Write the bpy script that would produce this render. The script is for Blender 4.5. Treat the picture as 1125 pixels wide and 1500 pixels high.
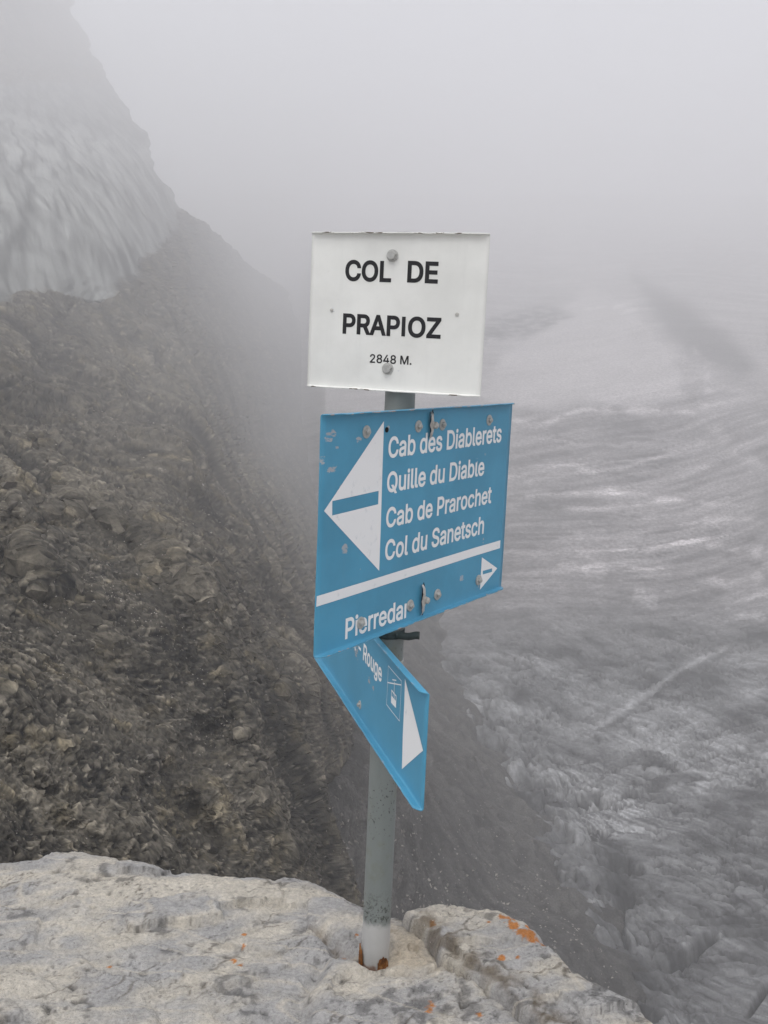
import bpy, bmesh, math, random
import numpy as np
from mathutils import Vector, Matrix
from mathutils import geometry as mathutils_geometry

# ------------------------------------------------------------------ camera
for o in list(bpy.data.objects):
    bpy.data.objects.remove(o)
SC = bpy.context.scene
COL = SC.collection
F_PX, CX, CY = 1472.0, 562.5, 750.0           # focal length / centre in photo pixels
PITCH, ROLL, CAM_Z = 0.1508, 0.0210, 1.0887   # tilt down, roll, height above the pole foot
CAM = np.array([0.0, 0.0, CAM_Z])
_fw = np.array([0, math.cos(PITCH), -math.sin(PITCH)])
_up0 = np.array([0, math.sin(PITCH), math.cos(PITCH)])
_rt0 = np.array([1.0, 0, 0])
_rt = math.cos(ROLL) * _rt0 + math.sin(ROLL) * _up0
_up = -math.sin(ROLL) * _rt0 + math.cos(ROLL) * _up0
cam = bpy.data.objects.new('camera', bpy.data.cameras.new('camera'))
COL.objects.link(cam)
cam.data.sensor_fit = 'VERTICAL'
cam.data.sensor_height = 36.0
cam.data.lens = F_PX / 1500 * 36.0
cam.data.clip_start = 0.05
cam.data.clip_end = 20000
cam.matrix_world = Matrix(((_rt[0], _up[0], -_fw[0], CAM[0]), (_rt[1], _up[1], -_fw[1], CAM[1]),
                           (_rt[2], _up[2], -_fw[2], CAM[2]), (0, 0, 0, 1)))
SC.camera = cam

# ------------------------------------------------------------------ sky, sun, exposure
SUN_EL, SUN_AZ = math.radians(58), math.radians(200)
world = bpy.data.worlds.new('World')
SC.world = world
world.use_nodes = True
wt = world.node_tree
wt.nodes.clear()
sky = wt.nodes.new('ShaderNodeTexSky')
sky.sky_type = 'NISHITA'
sky.sun_disc = False
sky.sun_elevation = SUN_EL
sky.sun_rotation = SUN_AZ
sky.altitude = 2800
sky.air_density = 1.0
sky.dust_density = 9.0
hs = wt.nodes.new('ShaderNodeHueSaturation')
hs.inputs['Saturation'].default_value = 0.22      # thick cloud: hardly any blue left
bg = wt.nodes.new('ShaderNodeBackground')
bg.inputs['Strength'].default_value = 0.12
wo = wt.nodes.new('ShaderNodeOutputWorld')
wt.links.new(sky.outputs[0], hs.inputs['Color'])
wt.links.new(hs.outputs[0], bg.inputs['Color'])
wt.links.new(bg.outputs[0], wo.inputs['Surface'])
sl = bpy.data.lights.new('sun', 'SUN')
sl.energy = 1.2
sl.angle = math.radians(50)
sl.color = (1.0, 0.97, 0.93)
sun = bpy.data.objects.new('sun', sl)
COL.objects.link(sun)
# direction towards the sun: sky rotation is measured from +Y, clockwise seen from above
_sd = Vector((math.sin(SUN_AZ) * math.cos(SUN_EL), math.cos(SUN_AZ) * math.cos(SUN_EL), math.sin(SUN_EL)))
sun.rotation_euler = _sd.to_track_quat('Z', 'Y').to_euler()
sun.location = (0, -5, 20)
vs = SC.view_settings
vs.view_transform = 'Standard'
vs.look = 'None'
vs.exposure = 1.68
vs.gamma = 1.0
vs.use_curve_mapping = False
SC.render.engine = 'CYCLES'
SC.cycles.use_denoising = True
try:
    SC.cycles.denoiser = 'OPENIMAGEDENOISE'
    SC.cycles.denoising_input_passes = 'RGB_ALBEDO_NORMAL'
except Exception:
    pass
SC.cycles.max_bounces = 6
SC.cycles.diffuse_bounces = 3
SC.cycles.volume_bounces = 2
HAZE_DENSITY = 0.005

# ------------------------------------------------------------------ numpy helpers
def _hash(ix, iy, iz, seed):
    h = (ix.astype(np.uint32) * np.uint32(374761393) + iy.astype(np.uint32) * np.uint32(668265263)
         + iz.astype(np.uint32) * np.uint32(2246822519) + np.uint32((seed * 3266489917) & 0xffffffff))
    h = (h ^ (h >> np.uint32(13))) * np.uint32(1274126177)
    h = h ^ (h >> np.uint32(16))
    return h

_G = np.array([(1,1,0),(-1,1,0),(1,-1,0),(-1,-1,0),(1,0,1),(-1,0,1),(1,0,-1),(-1,0,-1),
               (0,1,1),(0,-1,1),(0,1,-1),(0,-1,-1),(1,1,0),(-1,1,0),(0,-1,1),(0,-1,-1)], dtype=np.float32)

def noise(P, seed=0):
    """gradient noise, about -1..1, for an (n,3) array"""
    P = np.asarray(P, dtype=np.float64)
    i = np.floor(P).astype(np.int64)
    f = (P - i).astype(np.float32)
    w = f * f * f * (f * (f * 6 - 15) + 10)
    out = np.zeros(len(P), dtype=np.float32)
    for dx in (0, 1):
        wx = w[:, 0] if dx else 1 - w[:, 0]
        for dy in (0, 1):
            wy = w[:, 1] if dy else 1 - w[:, 1]
            for dz in (0, 1):
                wz = w[:, 2] if dz else 1 - w[:, 2]
                g = _G[_hash(i[:, 0] + dx, i[:, 1] + dy, i[:, 2] + dz, seed) & np.uint32(15)]
                dot = g[:, 0] * (f[:, 0] - dx) + g[:, 1] * (f[:, 1] - dy) + g[:, 2] * (f[:, 2] - dz)
                out += wx * wy * wz * dot
    return out * 1.1

def fbm(P, octaves=4, seed=0, gain=0.5, lac=2.03):
    s = 0; a = 1.0; t = 0.0; Q = np.array(P, dtype=np.float64)
    for k in range(octaves):
        s = s + a * noise(Q, seed + 17 * k); t += a
        a *= gain; Q = Q * lac + 3.7
    return s / t

def ridged(P, octaves=4, seed=0, gain=0.5):
    s = 0; a = 1.0; t = 0.0; Q = np.array(P, dtype=np.float64)
    for k in range(octaves):
        s = s + a * (1 - 2 * np.abs(noise(Q, seed + 31 * k))); t += a
        a *= gain; Q = Q * 2.07 + 1.3
    return s / t

def shards(P, seed):
    """angular cells: (relief of one tilted plane per cell, random tone per cell)"""
    P = np.asarray(P, float); i0 = np.floor(P).astype(np.int64)
    best = np.full(len(P), 1e9, np.float32); sec = np.full(len(P), 1e9, np.float32); out = np.zeros(len(P), np.float32); tone = np.zeros(len(P), np.float32)
    for dx in (-1, 0, 1):
        for dy in (-1, 0, 1):
            for dz in (-1, 0, 1):
                j = i0 + (dx, dy, dz)
                h = _hash(j[:, 0], j[:, 1], j[:, 2], seed)
                r0 = (h & np.uint32(255)).astype(np.float32) / 255; r1 = ((h >> np.uint32(8)) & np.uint32(255)).astype(np.float32) / 255
                r2 = ((h >> np.uint32(16)) & np.uint32(255)).astype(np.float32) / 255; r3 = (h >> np.uint32(24)).astype(np.float32) / 255
                o = (P - j).astype(np.float32) - np.c_[r0, r1, r2]
                d = (o * o).sum(1); m = d < best
                sec = np.where(m, best, np.minimum(sec, d))
                best = np.where(m, d, best); tone = np.where(m, r3, tone)
                out = np.where(m, (r1 - .5) * o[:, 0] + (r2 - .5) * o[:, 1] + (r0 - .5) * o[:, 2] + (r3 - .5) * .8, out)
    return out, tone, np.sqrt(sec) - np.sqrt(best)

def sstep(a, b, x):
    t = np.clip((x - a) / (b - a), 0, 1)
    return t * t * (3 - 2 * t)

def rays(px, py):
    """directions for photo pixels, unit length"""
    px = np.asarray(px, float).ravel(); py = np.asarray(py, float).ravel()
    d = _fw[None] + _rt[None] * ((px - CX) / F_PX)[:, None] - _up[None] * ((py - CY) / F_PX)[:, None]
    return d / np.linalg.norm(d, axis=1, keepdims=True)

def on_plane(px, py, z=0.0):
    d = rays([px], [py])[0]
    t = (z - CAM[2]) / d[2]
    return CAM + d * t

class TPS:
    """smooth distance field through (px, py, metres) control points"""
    def __init__(self, pts):
        a = np.array(pts, float)
        self.p = a[:, :2] / 500.0
        n = len(a)
        K = self._k(self.p)
        A = np.zeros((n + 3, n + 3))
        A[:n, :n] = K + np.eye(n) * 2e-3
        A[:n, n] = 1; A[:n, n + 1:] = self.p; A[n, :n] = 1; A[n + 1:, :n] = self.p.T
        self.w = np.linalg.solve(A, np.r_[np.log(a[:, 2]), 0, 0, 0])
    def _k(self, q):
        r2 = ((q[:, None] - self.p[None]) ** 2).sum(-1)
        return 0.5 * r2 * np.log(r2 + 1e-9)
    def __call__(self, px, py):
        q = np.c_[np.ravel(px), np.ravel(py)] / 500.0
        n = len(self.p)
        out = np.empty(len(q))
        for s in range(0, len(q), 40000):
            c = q[s:s + 40000]
            out[s:s + 40000] = self._k(c) @ self.w[:n] + self.w[n] + c @ self.w[n + 1:]
        return np.exp(out)

def seg_dist(x, y, pts):
    """distance to a polyline, and the position along it 0..1"""
    best = np.full(x.shape, 1e9); pos = np.zeros(x.shape)
    n = len(pts) - 1
    for k in range(n):
        ax, ay = pts[k]; bx, by = pts[k + 1]
        dx, dy = bx - ax, by - ay
        t = np.clip(((x - ax) * dx + (y - ay) * dy) / (dx * dx + dy * dy), 0, 1)
        d = np.hypot(x - ax - t * dx, y - ay - t * dy)
        m = d < best
        best = np.where(m, d, best); pos = np.where(m, (k + t) / n, pos)
    return best, pos

def inside(x, y, poly):
    c = np.zeros(x.shape, bool)
    n = len(poly)
    for i in range(n):
        x1, y1 = poly[i]; x2, y2 = poly[(i + 1) % n]
        cond = (y1 > y) != (y2 > y)
        xi = (x2 - x1) * (y - y1) / ((y2 - y1) if y2 != y1 else 1e-9) + x1
        c ^= cond & (x < xi)
    return c

def signed(x, y, poly):
    d, _ = seg_dist(x, y, list(poly) + [poly[0]])
    return np.where(inside(x, y, poly), d, -d)

def grid_mesh(name, P, nr, nc, colour=None, smooth=True, attrs=None):
    idx = np.arange(nr * nc).reshape(nr, nc)
    q = np.stack([idx[:-1, :-1], idx[:-1, 1:], idx[1:, 1:], idx[1:, :-1]], -1).reshape(-1, 4)
    me = bpy.data.meshes.new(name)
    me.vertices.add(len(P)); me.vertices.foreach_set('co', np.asarray(P, np.float32).ravel())
    me.loops.add(q.size); me.loops.foreach_set('vertex_index', q.ravel().astype(np.int32))
    me.polygons.add(len(q)); me.polygons.foreach_set('loop_start', np.arange(0, q.size, 4, dtype=np.int32))
    me.polygons.foreach_set('use_smooth', np.full(len(q), smooth))
    if colour is not None:
        at = me.color_attributes.new('albedo', 'FLOAT_COLOR', 'POINT')
        at.data.foreach_set('color', np.c_[np.clip(colour, 0.004, 0.9), np.ones(len(P))].astype(np.float32).ravel())
    for k, v in (attrs or {}).items():
        a = me.attributes.new(k, 'FLOAT', 'POINT')
        a.data.foreach_set('value', np.asarray(v, np.float32).ravel())
    me.update(calc_edges=True)
    return me

def grid_normals(P, nr, nc):
    G = P.reshape(nr, nc, 3)
    du = np.gradient(G, axis=1); dv = np.gradient(G, axis=0)
    n = np.cross(du, dv).reshape(-1, 3)
    n /= np.linalg.norm(n, axis=1, keepdims=True) + 1e-12
    s = np.sign(((CAM - P) * n).sum(1)); s[s == 0] = 1
    # one side for the whole sheet: the side that faces the camera on average
    return n * np.sign(s.mean() if abs(s.mean()) > 0.05 else 1)

def link(name, me, mat=None, parent=None, kind=None, label=None, cat=None, group=None):
    o = bpy.data.objects.new(name, me)
    COL.objects.link(o)
    if mat is not None:
        o.data.materials.append(mat)
    if parent is not None:
        o.parent = parent
    if kind: o['kind'] = kind
    if label: o['label'] = label
    if cat: o['category'] = cat
    if group: o['group'] = group
    return o

# ------------------------------------------------------------------ material helpers
class NT:
    def __init__(self, name):
        self.m = bpy.data.materials.new(name)
        self.m.use_nodes = True
        self.t = self.m.node_tree
        self.b = self.t.nodes['Principled BSDF']
        self.b.inputs['Roughness'].default_value = 0.9
        self.b.inputs['Specular IOR Level'].default_value = 0.25
        self.co = self.t.nodes.new('ShaderNodeTexCoord').outputs['Object']
    def link(self, a, b): self.t.links.new(a, b)
    def put(self, sock, v):
        if isinstance(v, bpy.types.NodeSocket): self.link(v, sock)
        elif v is not None: sock.default_value = v
    def attr(self, name, out='Color'):
        n = self.t.nodes.new('ShaderNodeAttribute'); n.attribute_name = name
        return n.outputs[out]
    def mapping(self, scale=(1, 1, 1), rot=(0, 0, 0), loc=(0, 0, 0), src=None):
        n = self.t.nodes.new('ShaderNodeMapping')
        n.inputs['Scale'].default_value = scale; n.inputs['Rotation'].default_value = rot
        n.inputs['Location'].default_value = loc
        self.link(src or self.co, n.inputs['Vector'])
        return n.outputs[0]
    def noise(self, scale, detail=4, rough=0.55, vec=None, dist=0.0):
        n = self.t.nodes.new('ShaderNodeTexNoise')
        n.inputs['Scale'].default_value = scale; n.inputs['Detail'].default_value = detail
        n.inputs['Roughness'].default_value = rough; n.inputs['Distortion'].default_value = dist
        self.link(vec or self.co, n.inputs['Vector'])
        return n.outputs['Fac']
    def vor(self, scale, vec=None, feature='F1', out='Distance'):
        n = self.t.nodes.new('ShaderNodeTexVoronoi'); n.feature = feature
        n.inputs['Scale'].default_value = scale
        self.link(vec or self.co, n.inputs['Vector'])
        return n.outputs[out]
    def step(self, v, a, b, lo=0.0, hi=1.0):
        n = self.t.nodes.new('ShaderNodeMapRange')
        n.interpolation_type = 'SMOOTHSTEP'
        self.put(n.inputs['Value'], v)
        n.inputs['From Min'].default_value = a; n.inputs['From Max'].default_value = b
        n.inputs['To Min'].default_value = lo; n.inputs['To Max'].default_value = hi
        return n.outputs[0]
    def math(self, op, a, b=None, c=None):
        n = self.t.nodes.new('ShaderNodeMath'); n.operation = op
        self.put(n.inputs[0], a)
        if b is not None: self.put(n.inputs[1], b)
        if c is not None: self.put(n.inputs[2], c)
        return n.outputs[0]
    def mix(self, fac, a, b, mode='MIX'):
        n = self.t.nodes.new('ShaderNodeMix'); n.data_type = 'RGBA'; n.blend_type = mode
        self.put(n.inputs[0], fac)
        for s, v in ((n.inputs[6], a), (n.inputs[7], b)):
            if isinstance(v, (tuple, list)): s.default_value = (*v[:3], 1)
            else: self.put(s, v)
        return n.outputs[2]
    def dist_to(self, pt, scale=(1, 1, 1)):
        n = self.t.nodes.new('ShaderNodeVectorMath'); n.operation = 'SUBTRACT'
        self.link(self.co, n.inputs[0]); n.inputs[1].default_value = pt
        m = self.t.nodes.new('ShaderNodeVectorMath'); m.operation = 'MULTIPLY'
        self.link(n.outputs[0], m.inputs[0]); m.inputs[1].default_value = scale
        l = self.t.nodes.new('ShaderNodeVectorMath'); l.operation = 'LENGTH'
        self.link(m.outputs[0], l.inputs[0])
        return l.outputs['Value']
    def bump(self, h, strength=0.5, distance=0.01):
        n = self.t.nodes.new('ShaderNodeBump')
        n.inputs['Strength'].default_value = strength; n.inputs['Distance'].default_value = distance
        self.link(h, n.inputs['Height']); self.link(n.outputs[0], self.b.inputs['Normal'])
    def done(self, colour=None, rough=None, metal=None, spec=None):
        if isinstance(colour, (tuple, list)): self.b.inputs['Base Color'].default_value = (*colour[:3], 1)
        elif colour is not None: self.link(colour, self.b.inputs['Base Color'])
        if rough is not None: self.put(self.b.inputs['Roughness'], rough)
        if metal is not None: self.put(self.b.inputs['Metallic'], metal)
        if spec is not None: self.put(self.b.inputs['Specular IOR Level'], spec)
        return self.m

def terrain_material(name, scale, contrast, bump_d):
    n = NT(name)
    c = n.attr('albedo')
    v = n.noise(scale, 6, 0.65)
    c = n.mix(1.0, c, n.mix(n.step(v, 0.25, 0.75), (1 - contrast,) * 3, (1 + contrast,) * 3), 'MULTIPLY')
    n.bump(n.noise(scale * 1.6, 6, 0.7), 0.7, bump_d)
    return n.done(c, 0.92)

# ------------------------------------------------------------------ the setting: valley floor, glacier, scree, cliff
random.seed(4)
rng = np.random.default_rng(7)

# --- valley floor: the sheet under everything, out into the cloud
nr, nc = 90, 90
gx, gy = np.meshgrid(np.linspace(-1150, 1150, nc), np.linspace(-420, 1560, nr))
gz = -76 + 4 * fbm(np.c_[gx.ravel() / 120, gy.ravel() / 120, 0 * gx.ravel()], 4, 3)
P = np.c_[gx.ravel(), gy.ravel(), gz]
sh = 0.5 + 0.5 * fbm(P / 30, 4, 9)
link('valley_ground', grid_mesh('valley_ground', P, nr, nc, np.outer(0.10 + 0.14 * sh, (1, .97, .94))),
     terrain_material('valley_ground', 0.2, 0.3, 0.5), kind='structure')

# --- glacier
GL = TPS([(1000, 1800, 80), (1000, 1450, 110), (1000, 1300, 128), (1000, 1100, 170), (1000, 950, 215), (1000, 800, 262),
          (1000, 700, 300), (1000, 600, 345), (1000, 530, 385), (1000, 480, 440), (1000, 420, 540), (1000, 360, 720), (1000, 290, 1150),
          (1450, 1800, 84), (1450, 1450, 116), (1450, 1100, 172), (1450, 800, 255), (1450, 600, 325), (1450, 480, 410), (1450, 360, 660), (1450, 290, 1100),
          (600, 1450, 112), (600, 1100, 168), (600, 800, 268), (600, 600, 372), (600, 480, 500), (600, 360, 800), (600, 290, 1200)])
EDGE = [(560, 800), (625, 930), (652, 1010), (690, 1100), (745, 1180), (790, 1260), (845, 1350), (880, 1420), (905, 1500), (940, 1600)]
def closer(py):                                 # the bowl is small: everything lies nearer than the first guess
    return np.interp(py, [250, 290, 360, 420, 480, 600, 950, 1100, 1450, 1800], [.78, .78, .64, .57, .53, .51, .49, .47, .46, .46])
step = 2.0
xs = np.r_[np.arange(200, 475, 6.0), np.arange(475, 1460, step)]; ys = np.arange(285, 1640, step)
nc, nr = len(xs), len(ys)
gx, gy = np.meshgrid(xs, ys); gx = gx.ravel(); gy = gy.ravel()
D = GL(gx, gy)
Rg = rays(gx, gy)
Dg = D * closer(gy) * (1 + 1.3 * sstep(478, 400, gx))          # left of the post the ice bends back behind the cliff
Dg = np.minimum(Dg, np.where(Rg[:, 2] > .01, 172 / np.maximum(Rg[:, 2], .01), 68 / np.maximum(-Rg[:, 2], .01)))
Pgeo = CAM + Rg * Dg[:, None]
P = CAM + rays(gx, gy) * D[:, None]             # unscaled copy, used only to lay out the patterns
N = grid_normals(Pgeo, nr, nc)
X, Y, Z = P.T
zero = 0 * X
warp = 9 * fbm(np.c_[X / 60, Y / 60, zero], 3, 21)
warp2 = 3 * fbm(np.c_[X / 14, Y / 14, zero], 3, 22)
# side of the scree edge (positive on the ice), in pixels of the photo turned into metres
ed, epos = seg_dist(gx, gy, EDGE)
ex = np.interp(gy, [p[1] for p in EDGE], [p[0] for p in EDGE])
side = (gx - ex)
jumble = np.exp(-np.clip(side - 35, 0, None) ** 2 / (2 * 42.0 ** 2)) * sstep(-60, 10, side) * sstep(950, 1090, gy)
smoothfar = sstep(900, 620, gy)
rd = ridged(np.c_[X / 17 + warp2 * .1, Y / 17, Z / 17], 4, 30)
rd2 = ridged(np.c_[X / 5.5, Y / 5.5, Z / 5.5], 3, 31)
streak_a = .75 * fbm(np.c_[(X + 0.15 * Y + warp) / 34, (Y + warp) / 5.0, zero], 5, 40, 0.7) + .4 * fbm(np.c_[(X + warp) / 24, (Y + warp2) / 24, zero], 4, 43, .6)              # bands across the valley
ca, sa = 0.55, -0.83
al = X * ca + Y * sa; ac = X * sa - Y * ca
sw1 = 7 * fbm(np.c_[X / 26, Y / 26, zero + 7], 4, 23); sw2 = 7 * fbm(np.c_[X / 26, Y / 26, zero + 19], 4, 24)
streak_b = .34 * fbm(np.c_[(al + sw1) / 9, (ac + sw2) / 1.5, zero], 5, 41, 0.72) + .55 * fbm(np.c_[(X + sw1) / 11, (Y + sw2) / 11, zero], 4, 42, .6)             # flow stripes on the near ice
near = sstep(830, 1010, gy)
st = streak_a * (1 - near) + streak_b * near
disp = 1.6 * fbm(np.c_[X / 40, Y / 40, zero], 4, 50) * (0.4 + 0.6 * near) + st * (0.25 * near * .5 + .3 * (1 - near))
disp += jumble * (2.6 * rd + 1.5 * rd2 + .6 * ridged(P / 2.2, 3, 33) - 1.0)
mid = np.exp(-((gy - 760) / 75.0) ** 2) * sstep(720, 900, gx)
disp += mid * .3 * ridged(np.c_[X / 30, (Y + warp) / 7, zero], 3, 55)
# colour of the ice: dirty grey, pale where it is swept clean or under old snow
grey = 0.205 - .05 * near + 0.10 * fbm(np.c_[X / 55, Y / 55, zero], 4, 60) + (0.36 + .28 * near) * st + .07 * fbm(np.c_[X / 3, Y / 3, zero], 4, 67, .65)
white = np.clip(sstep(0.16, 0.42, st + 0.3 * fbm(np.c_[X / 35, Y / 35, zero], 3, 61)), 0, 1)
whitezone = near * sstep(40, 190, side) * sstep(1000, 1130, gy) + mid
A = grey + 0.36 * white * np.clip(0.25 + whitezone, 0, 1)
A = A + 0.05 * whitezone
farslope = sstep(625, 545, gy + .06 * (gx - 900))
diag = fbm(np.c_[(X * .8 - Y * .6) / 60, (X * .6 + Y * .8) / 7, zero], 5, 44, .65)
A = A * (1 - farslope) + farslope * (.36 + .22 * diag + .10 * streak_a)
wx = gx + 16 * fbm(np.c_[X / 22, Y / 22, zero], 4, 62); wy = gy + 12 * fbm(np.c_[X / 22, Y / 22, zero + 5], 4, 63)
def blob(poly, soft=12): return sstep(-soft, soft, signed(wx, wy, poly))
brk = sstep(-.32, .22, fbm(np.c_[X / 9, Y / 9, zero], 4, 69, .6))
def line(pts, w, soft=1.0):
    d, p = seg_dist(wx, wy, pts)
    return .75 * brk * np.exp(-(d / w) ** 2) * sstep(0, .08, p) * sstep(1, .9, p)
snow = blob([(700, 585), (735, 520), (800, 485), (860, 420), (930, 455), (985, 520), (1000, 575), (930, 592), (850, 588), (800, 600)], 8)
A = A * (1 - snow) + snow * (0.47 + 0.16 * streak_a + .10 * fbm(np.c_[X / 30, Y / 30, zero], 4, 68))
rocks = blob([(700, 505), (712, 470), (745, 455), (800, 450), (838, 460), (800, 480), (770, 492)], 8) * sstep(-.35, .25, fbm(P / 6, 4, 64))
A = A * (1 - rocks) + rocks * 0.09
band = blob([(925, 395), (960, 420), (1020, 455), (1075, 500), (1112, 540), (1085, 552), (1010, 525), (975, 480), (940, 430)], 14)
A = A * (1 - .75 * band) + .75 * band * 0.12
A = A + 0.42 * line([(735, 607), (790, 622), (860, 600), (950, 597), (1040, 612)], 5)
A = A + 0.25 * line([(850, 447), (910, 452), (965, 446)], 3)
A = A + 0.28 * line([(790, 672), (880, 690), (960, 672), (1050, 648)], 4) + 0.22 * line([(770, 640), (900, 655), (1010, 640)], 3)
A = A + 0.3 * line([(755, 728), (900, 724), (1010, 735)], 4) + 0.3 * line([(810, 752), (950, 735), (1125, 742)], 4)
A = A + 0.22 * line([(1040, 560), (1030, 600), (1060, 650), (1125, 690)], 9) + 0.18 * line([(1015, 500), (1040, 560), (1100, 580)], 7)
for pts, w in ([(815, 818), (850, 815), (900, 845)], 14), ([(855, 828), (890, 835)], 10), ([(1030, 770), (1125, 760)], 8), ([(1010, 838), (1070, 860), (1125, 845)], 8), ([(1030, 800), (1125, 808)], 7), ([(930, 868), (970, 880)], 10), ([(1050, 895), (1125, 905)], 6):
    A = A + 0.33 * line(pts, w)
A = A - 0.16 * line([(1060, 815), (1125, 828)], 6) - 0.14 * line([(880, 775), (1125, 790)], 10)
bands = []
# the two raised bands of ice that cross the slope, each with shade painted along its foot
for pts, h, w in ([(860, 1068), (900, 1050), (945, 1022), (1000, 985), (1090, 932)], .22, 4.5), ([(900, 1120), (985, 1130), (1060, 1125), (1125, 1105), (1200, 1080)], .2, 4):
    bands.append((pts, w))
# open holes in the broken ice, their inner shade painted into the albedo
holes = [(905, 1268, 26, 9), (930, 1272, 8, 7), (918, 1322, 13, 13), (908, 1345, 9, 14), (860, 1170, 22, 8), (770, 1155, 18, 6), (985, 1405, 34, 5), (1010, 1390, 30, 5), (835, 1420, 20, 12), (845, 1480, 30, 16), (880, 1165, 14, 7)]
for hx, hy, rx, ry in holes:
    tilt = -0.45 if rx > 28 else 0.1
    ux = (wx - hx) * math.cos(tilt) + (wy - hy) * math.sin(tilt); uy = -(wx - hx) * math.sin(tilt) + (wy - hy) * math.cos(tilt)
    k = np.exp(-((ux / rx) ** 2 + (uy / ry) ** 2) ** 1.5)
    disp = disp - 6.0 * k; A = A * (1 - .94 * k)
thin = sstep(.80, .95, 1 - np.abs(fbm(np.c_[(X + sw1) / 10, (Y + sw2) / 5, zero], 4, 45, .6)) * 2.5) * near
A = A * (1 - .55 * thin * sstep(-.1, .3, fbm(np.c_[X / 18, Y / 18, zero], 3, 46)))
disp = disp - .5 * thin
hz = near * sstep(20, 120, side)
h1 = fbm(np.c_[(al + .6 * sw1) / 5.5, (ac + .6 * sw2) / .55, zero], 4, 35, .7)
h2 = fbm(np.c_[(al + 1.6 * sw1) / 46, (ac + 1.6 * sw2) / 15, zero + 4], 4, 36, .55)
clean = sstep(-.12, .22, h2)
A = A * (1 - hz * .30) + hz * clean * ((.09 + .25 * sstep(1020, 1250, gy)) * sstep(-.08, .25, h1) + .09) - hz * .07 * sstep(.0, -.3, h1)
gash = sstep(.90, .985, 1 - np.abs(fbm(np.c_[(X * .9 + Y * .3 + sw1) / 15, (Y - .3 * X + sw2) / 6, zero], 3, 37)) * 2.2) * near * sstep(-.05, .2, fbm(np.c_[X / 14, Y / 14, zero + 2], 3, 38))
A = A * (1 - .8 * gash); disp = disp - 1.3 * gash
A = A * (1 - .55 * blob([(820, 1440), (870, 1395), (930, 1400), (960, 1450), (960, 1560), (820, 1560)], 30))
c1, t1, g1 = shards(np.c_[(al + .7 * sw1) / 6.5, (ac + .7 * sw2) / 1.9, zero] + .18 * fbm(np.c_[X / 1.6, Y / 1.6, zero], 3, 25)[:, None], 26)
c2, t2, g2 = shards(P / 5.0 + .25 * fbm(P / 2.5, 3, 27)[:, None], 28)
c3, t3, g3 = shards(np.c_[(X + warp) / 17, (Y + warp) / 2.6, zero] + .2 * fbm(np.c_[X / 4, Y / 4, zero], 3, 29)[:, None], 32)
open_ = sstep(-.05, .25, fbm(np.c_[X / 16, Y / 16, zero + 8], 3, 34))
k1 = sstep(.09, .02, g1) * open_ * hz
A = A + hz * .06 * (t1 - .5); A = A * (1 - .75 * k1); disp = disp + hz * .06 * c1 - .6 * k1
k2 = sstep(.16, .03, g2) * jumble  # gaps between the ice blocks, darkened to carry painted shade
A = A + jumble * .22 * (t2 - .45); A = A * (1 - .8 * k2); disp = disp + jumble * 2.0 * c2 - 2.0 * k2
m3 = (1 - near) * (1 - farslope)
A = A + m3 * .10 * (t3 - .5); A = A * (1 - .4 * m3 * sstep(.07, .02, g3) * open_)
mott = fbm(np.c_[X / 1.3, Y / 1.3, zero], 4, 47, .75)
A = A * (1 + .20 * mott)
chunk = np.exp(-(np.clip(side - 8, -40, None) / 26) ** 2) * sstep(930, 1000, gy)
A = A + .34 * chunk * sstep(.12, .42, fbm(np.c_[X / 4, Y / 4, zero], 4, 48, .65)) - .10 * chunk * sstep(-.05, -.4, fbm(np.c_[X / 4, Y / 4, zero], 4, 48, .65))
disp = disp + 1.2 * chunk * ridged(P / 3.5, 3, 49)
crev = sstep(-.1, -.55, rd) * jumble  # crevasse bottoms, where the albedo is darkened to stand in for shade
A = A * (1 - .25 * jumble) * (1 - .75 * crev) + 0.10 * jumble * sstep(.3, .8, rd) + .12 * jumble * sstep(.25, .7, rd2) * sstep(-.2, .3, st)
dirt = sstep(.0, .5, fbm(np.c_[X / 12, Y / 12, zero], 4, 66) + .4 * (1 - sstep(0, 120, side)))
A = A * (1 - .4 * dirt * near)
for pts, w in bands + [([(640, 960), (668, 1020), (700, 1100)], 3.5)]:
    w = w * (.45 + .9 * np.clip(.5 + fbm(np.c_[X / 9, Y / 9, zero], 3, 39), 0, 1))
    d_, p_ = seg_dist(gx + .4 * (wx - gx), gy + .4 * (wy - gy), pts); tp = sstep(0, .12, p_) * sstep(1, .88, p_)
    k = np.exp(-(d_ / w) ** 2) * tp; k = k * (.45 + .55 * brk); A = A * (1 - .42 * k) + .42 * k * .62; disp = disp + .10 * k
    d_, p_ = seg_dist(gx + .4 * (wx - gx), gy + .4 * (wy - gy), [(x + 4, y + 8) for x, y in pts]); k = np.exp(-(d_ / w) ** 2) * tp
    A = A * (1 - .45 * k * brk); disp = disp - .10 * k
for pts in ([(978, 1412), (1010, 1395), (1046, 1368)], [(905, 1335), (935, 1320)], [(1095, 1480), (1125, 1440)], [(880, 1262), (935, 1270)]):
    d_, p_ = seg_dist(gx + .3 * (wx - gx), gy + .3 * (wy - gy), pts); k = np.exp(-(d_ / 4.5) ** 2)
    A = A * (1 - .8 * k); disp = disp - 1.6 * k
A = np.clip(A, 0.035, 0.80)
tint = np.c_[np.full_like(A, 1.0), np.full_like(A, 0.95), np.full_like(A, 0.95)]
tint = tint * (1 - near[:, None] * .7) + np.array([0.955, 0.985, 1.0]) * near[:, None] * .7
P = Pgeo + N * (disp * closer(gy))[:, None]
glacier = link('glacier', grid_mesh('glacier', P, nr, nc, A[:, None] * tint), terrain_material('glacier_ice', 2.2, 0.35, 0.12), kind='structure')

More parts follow.
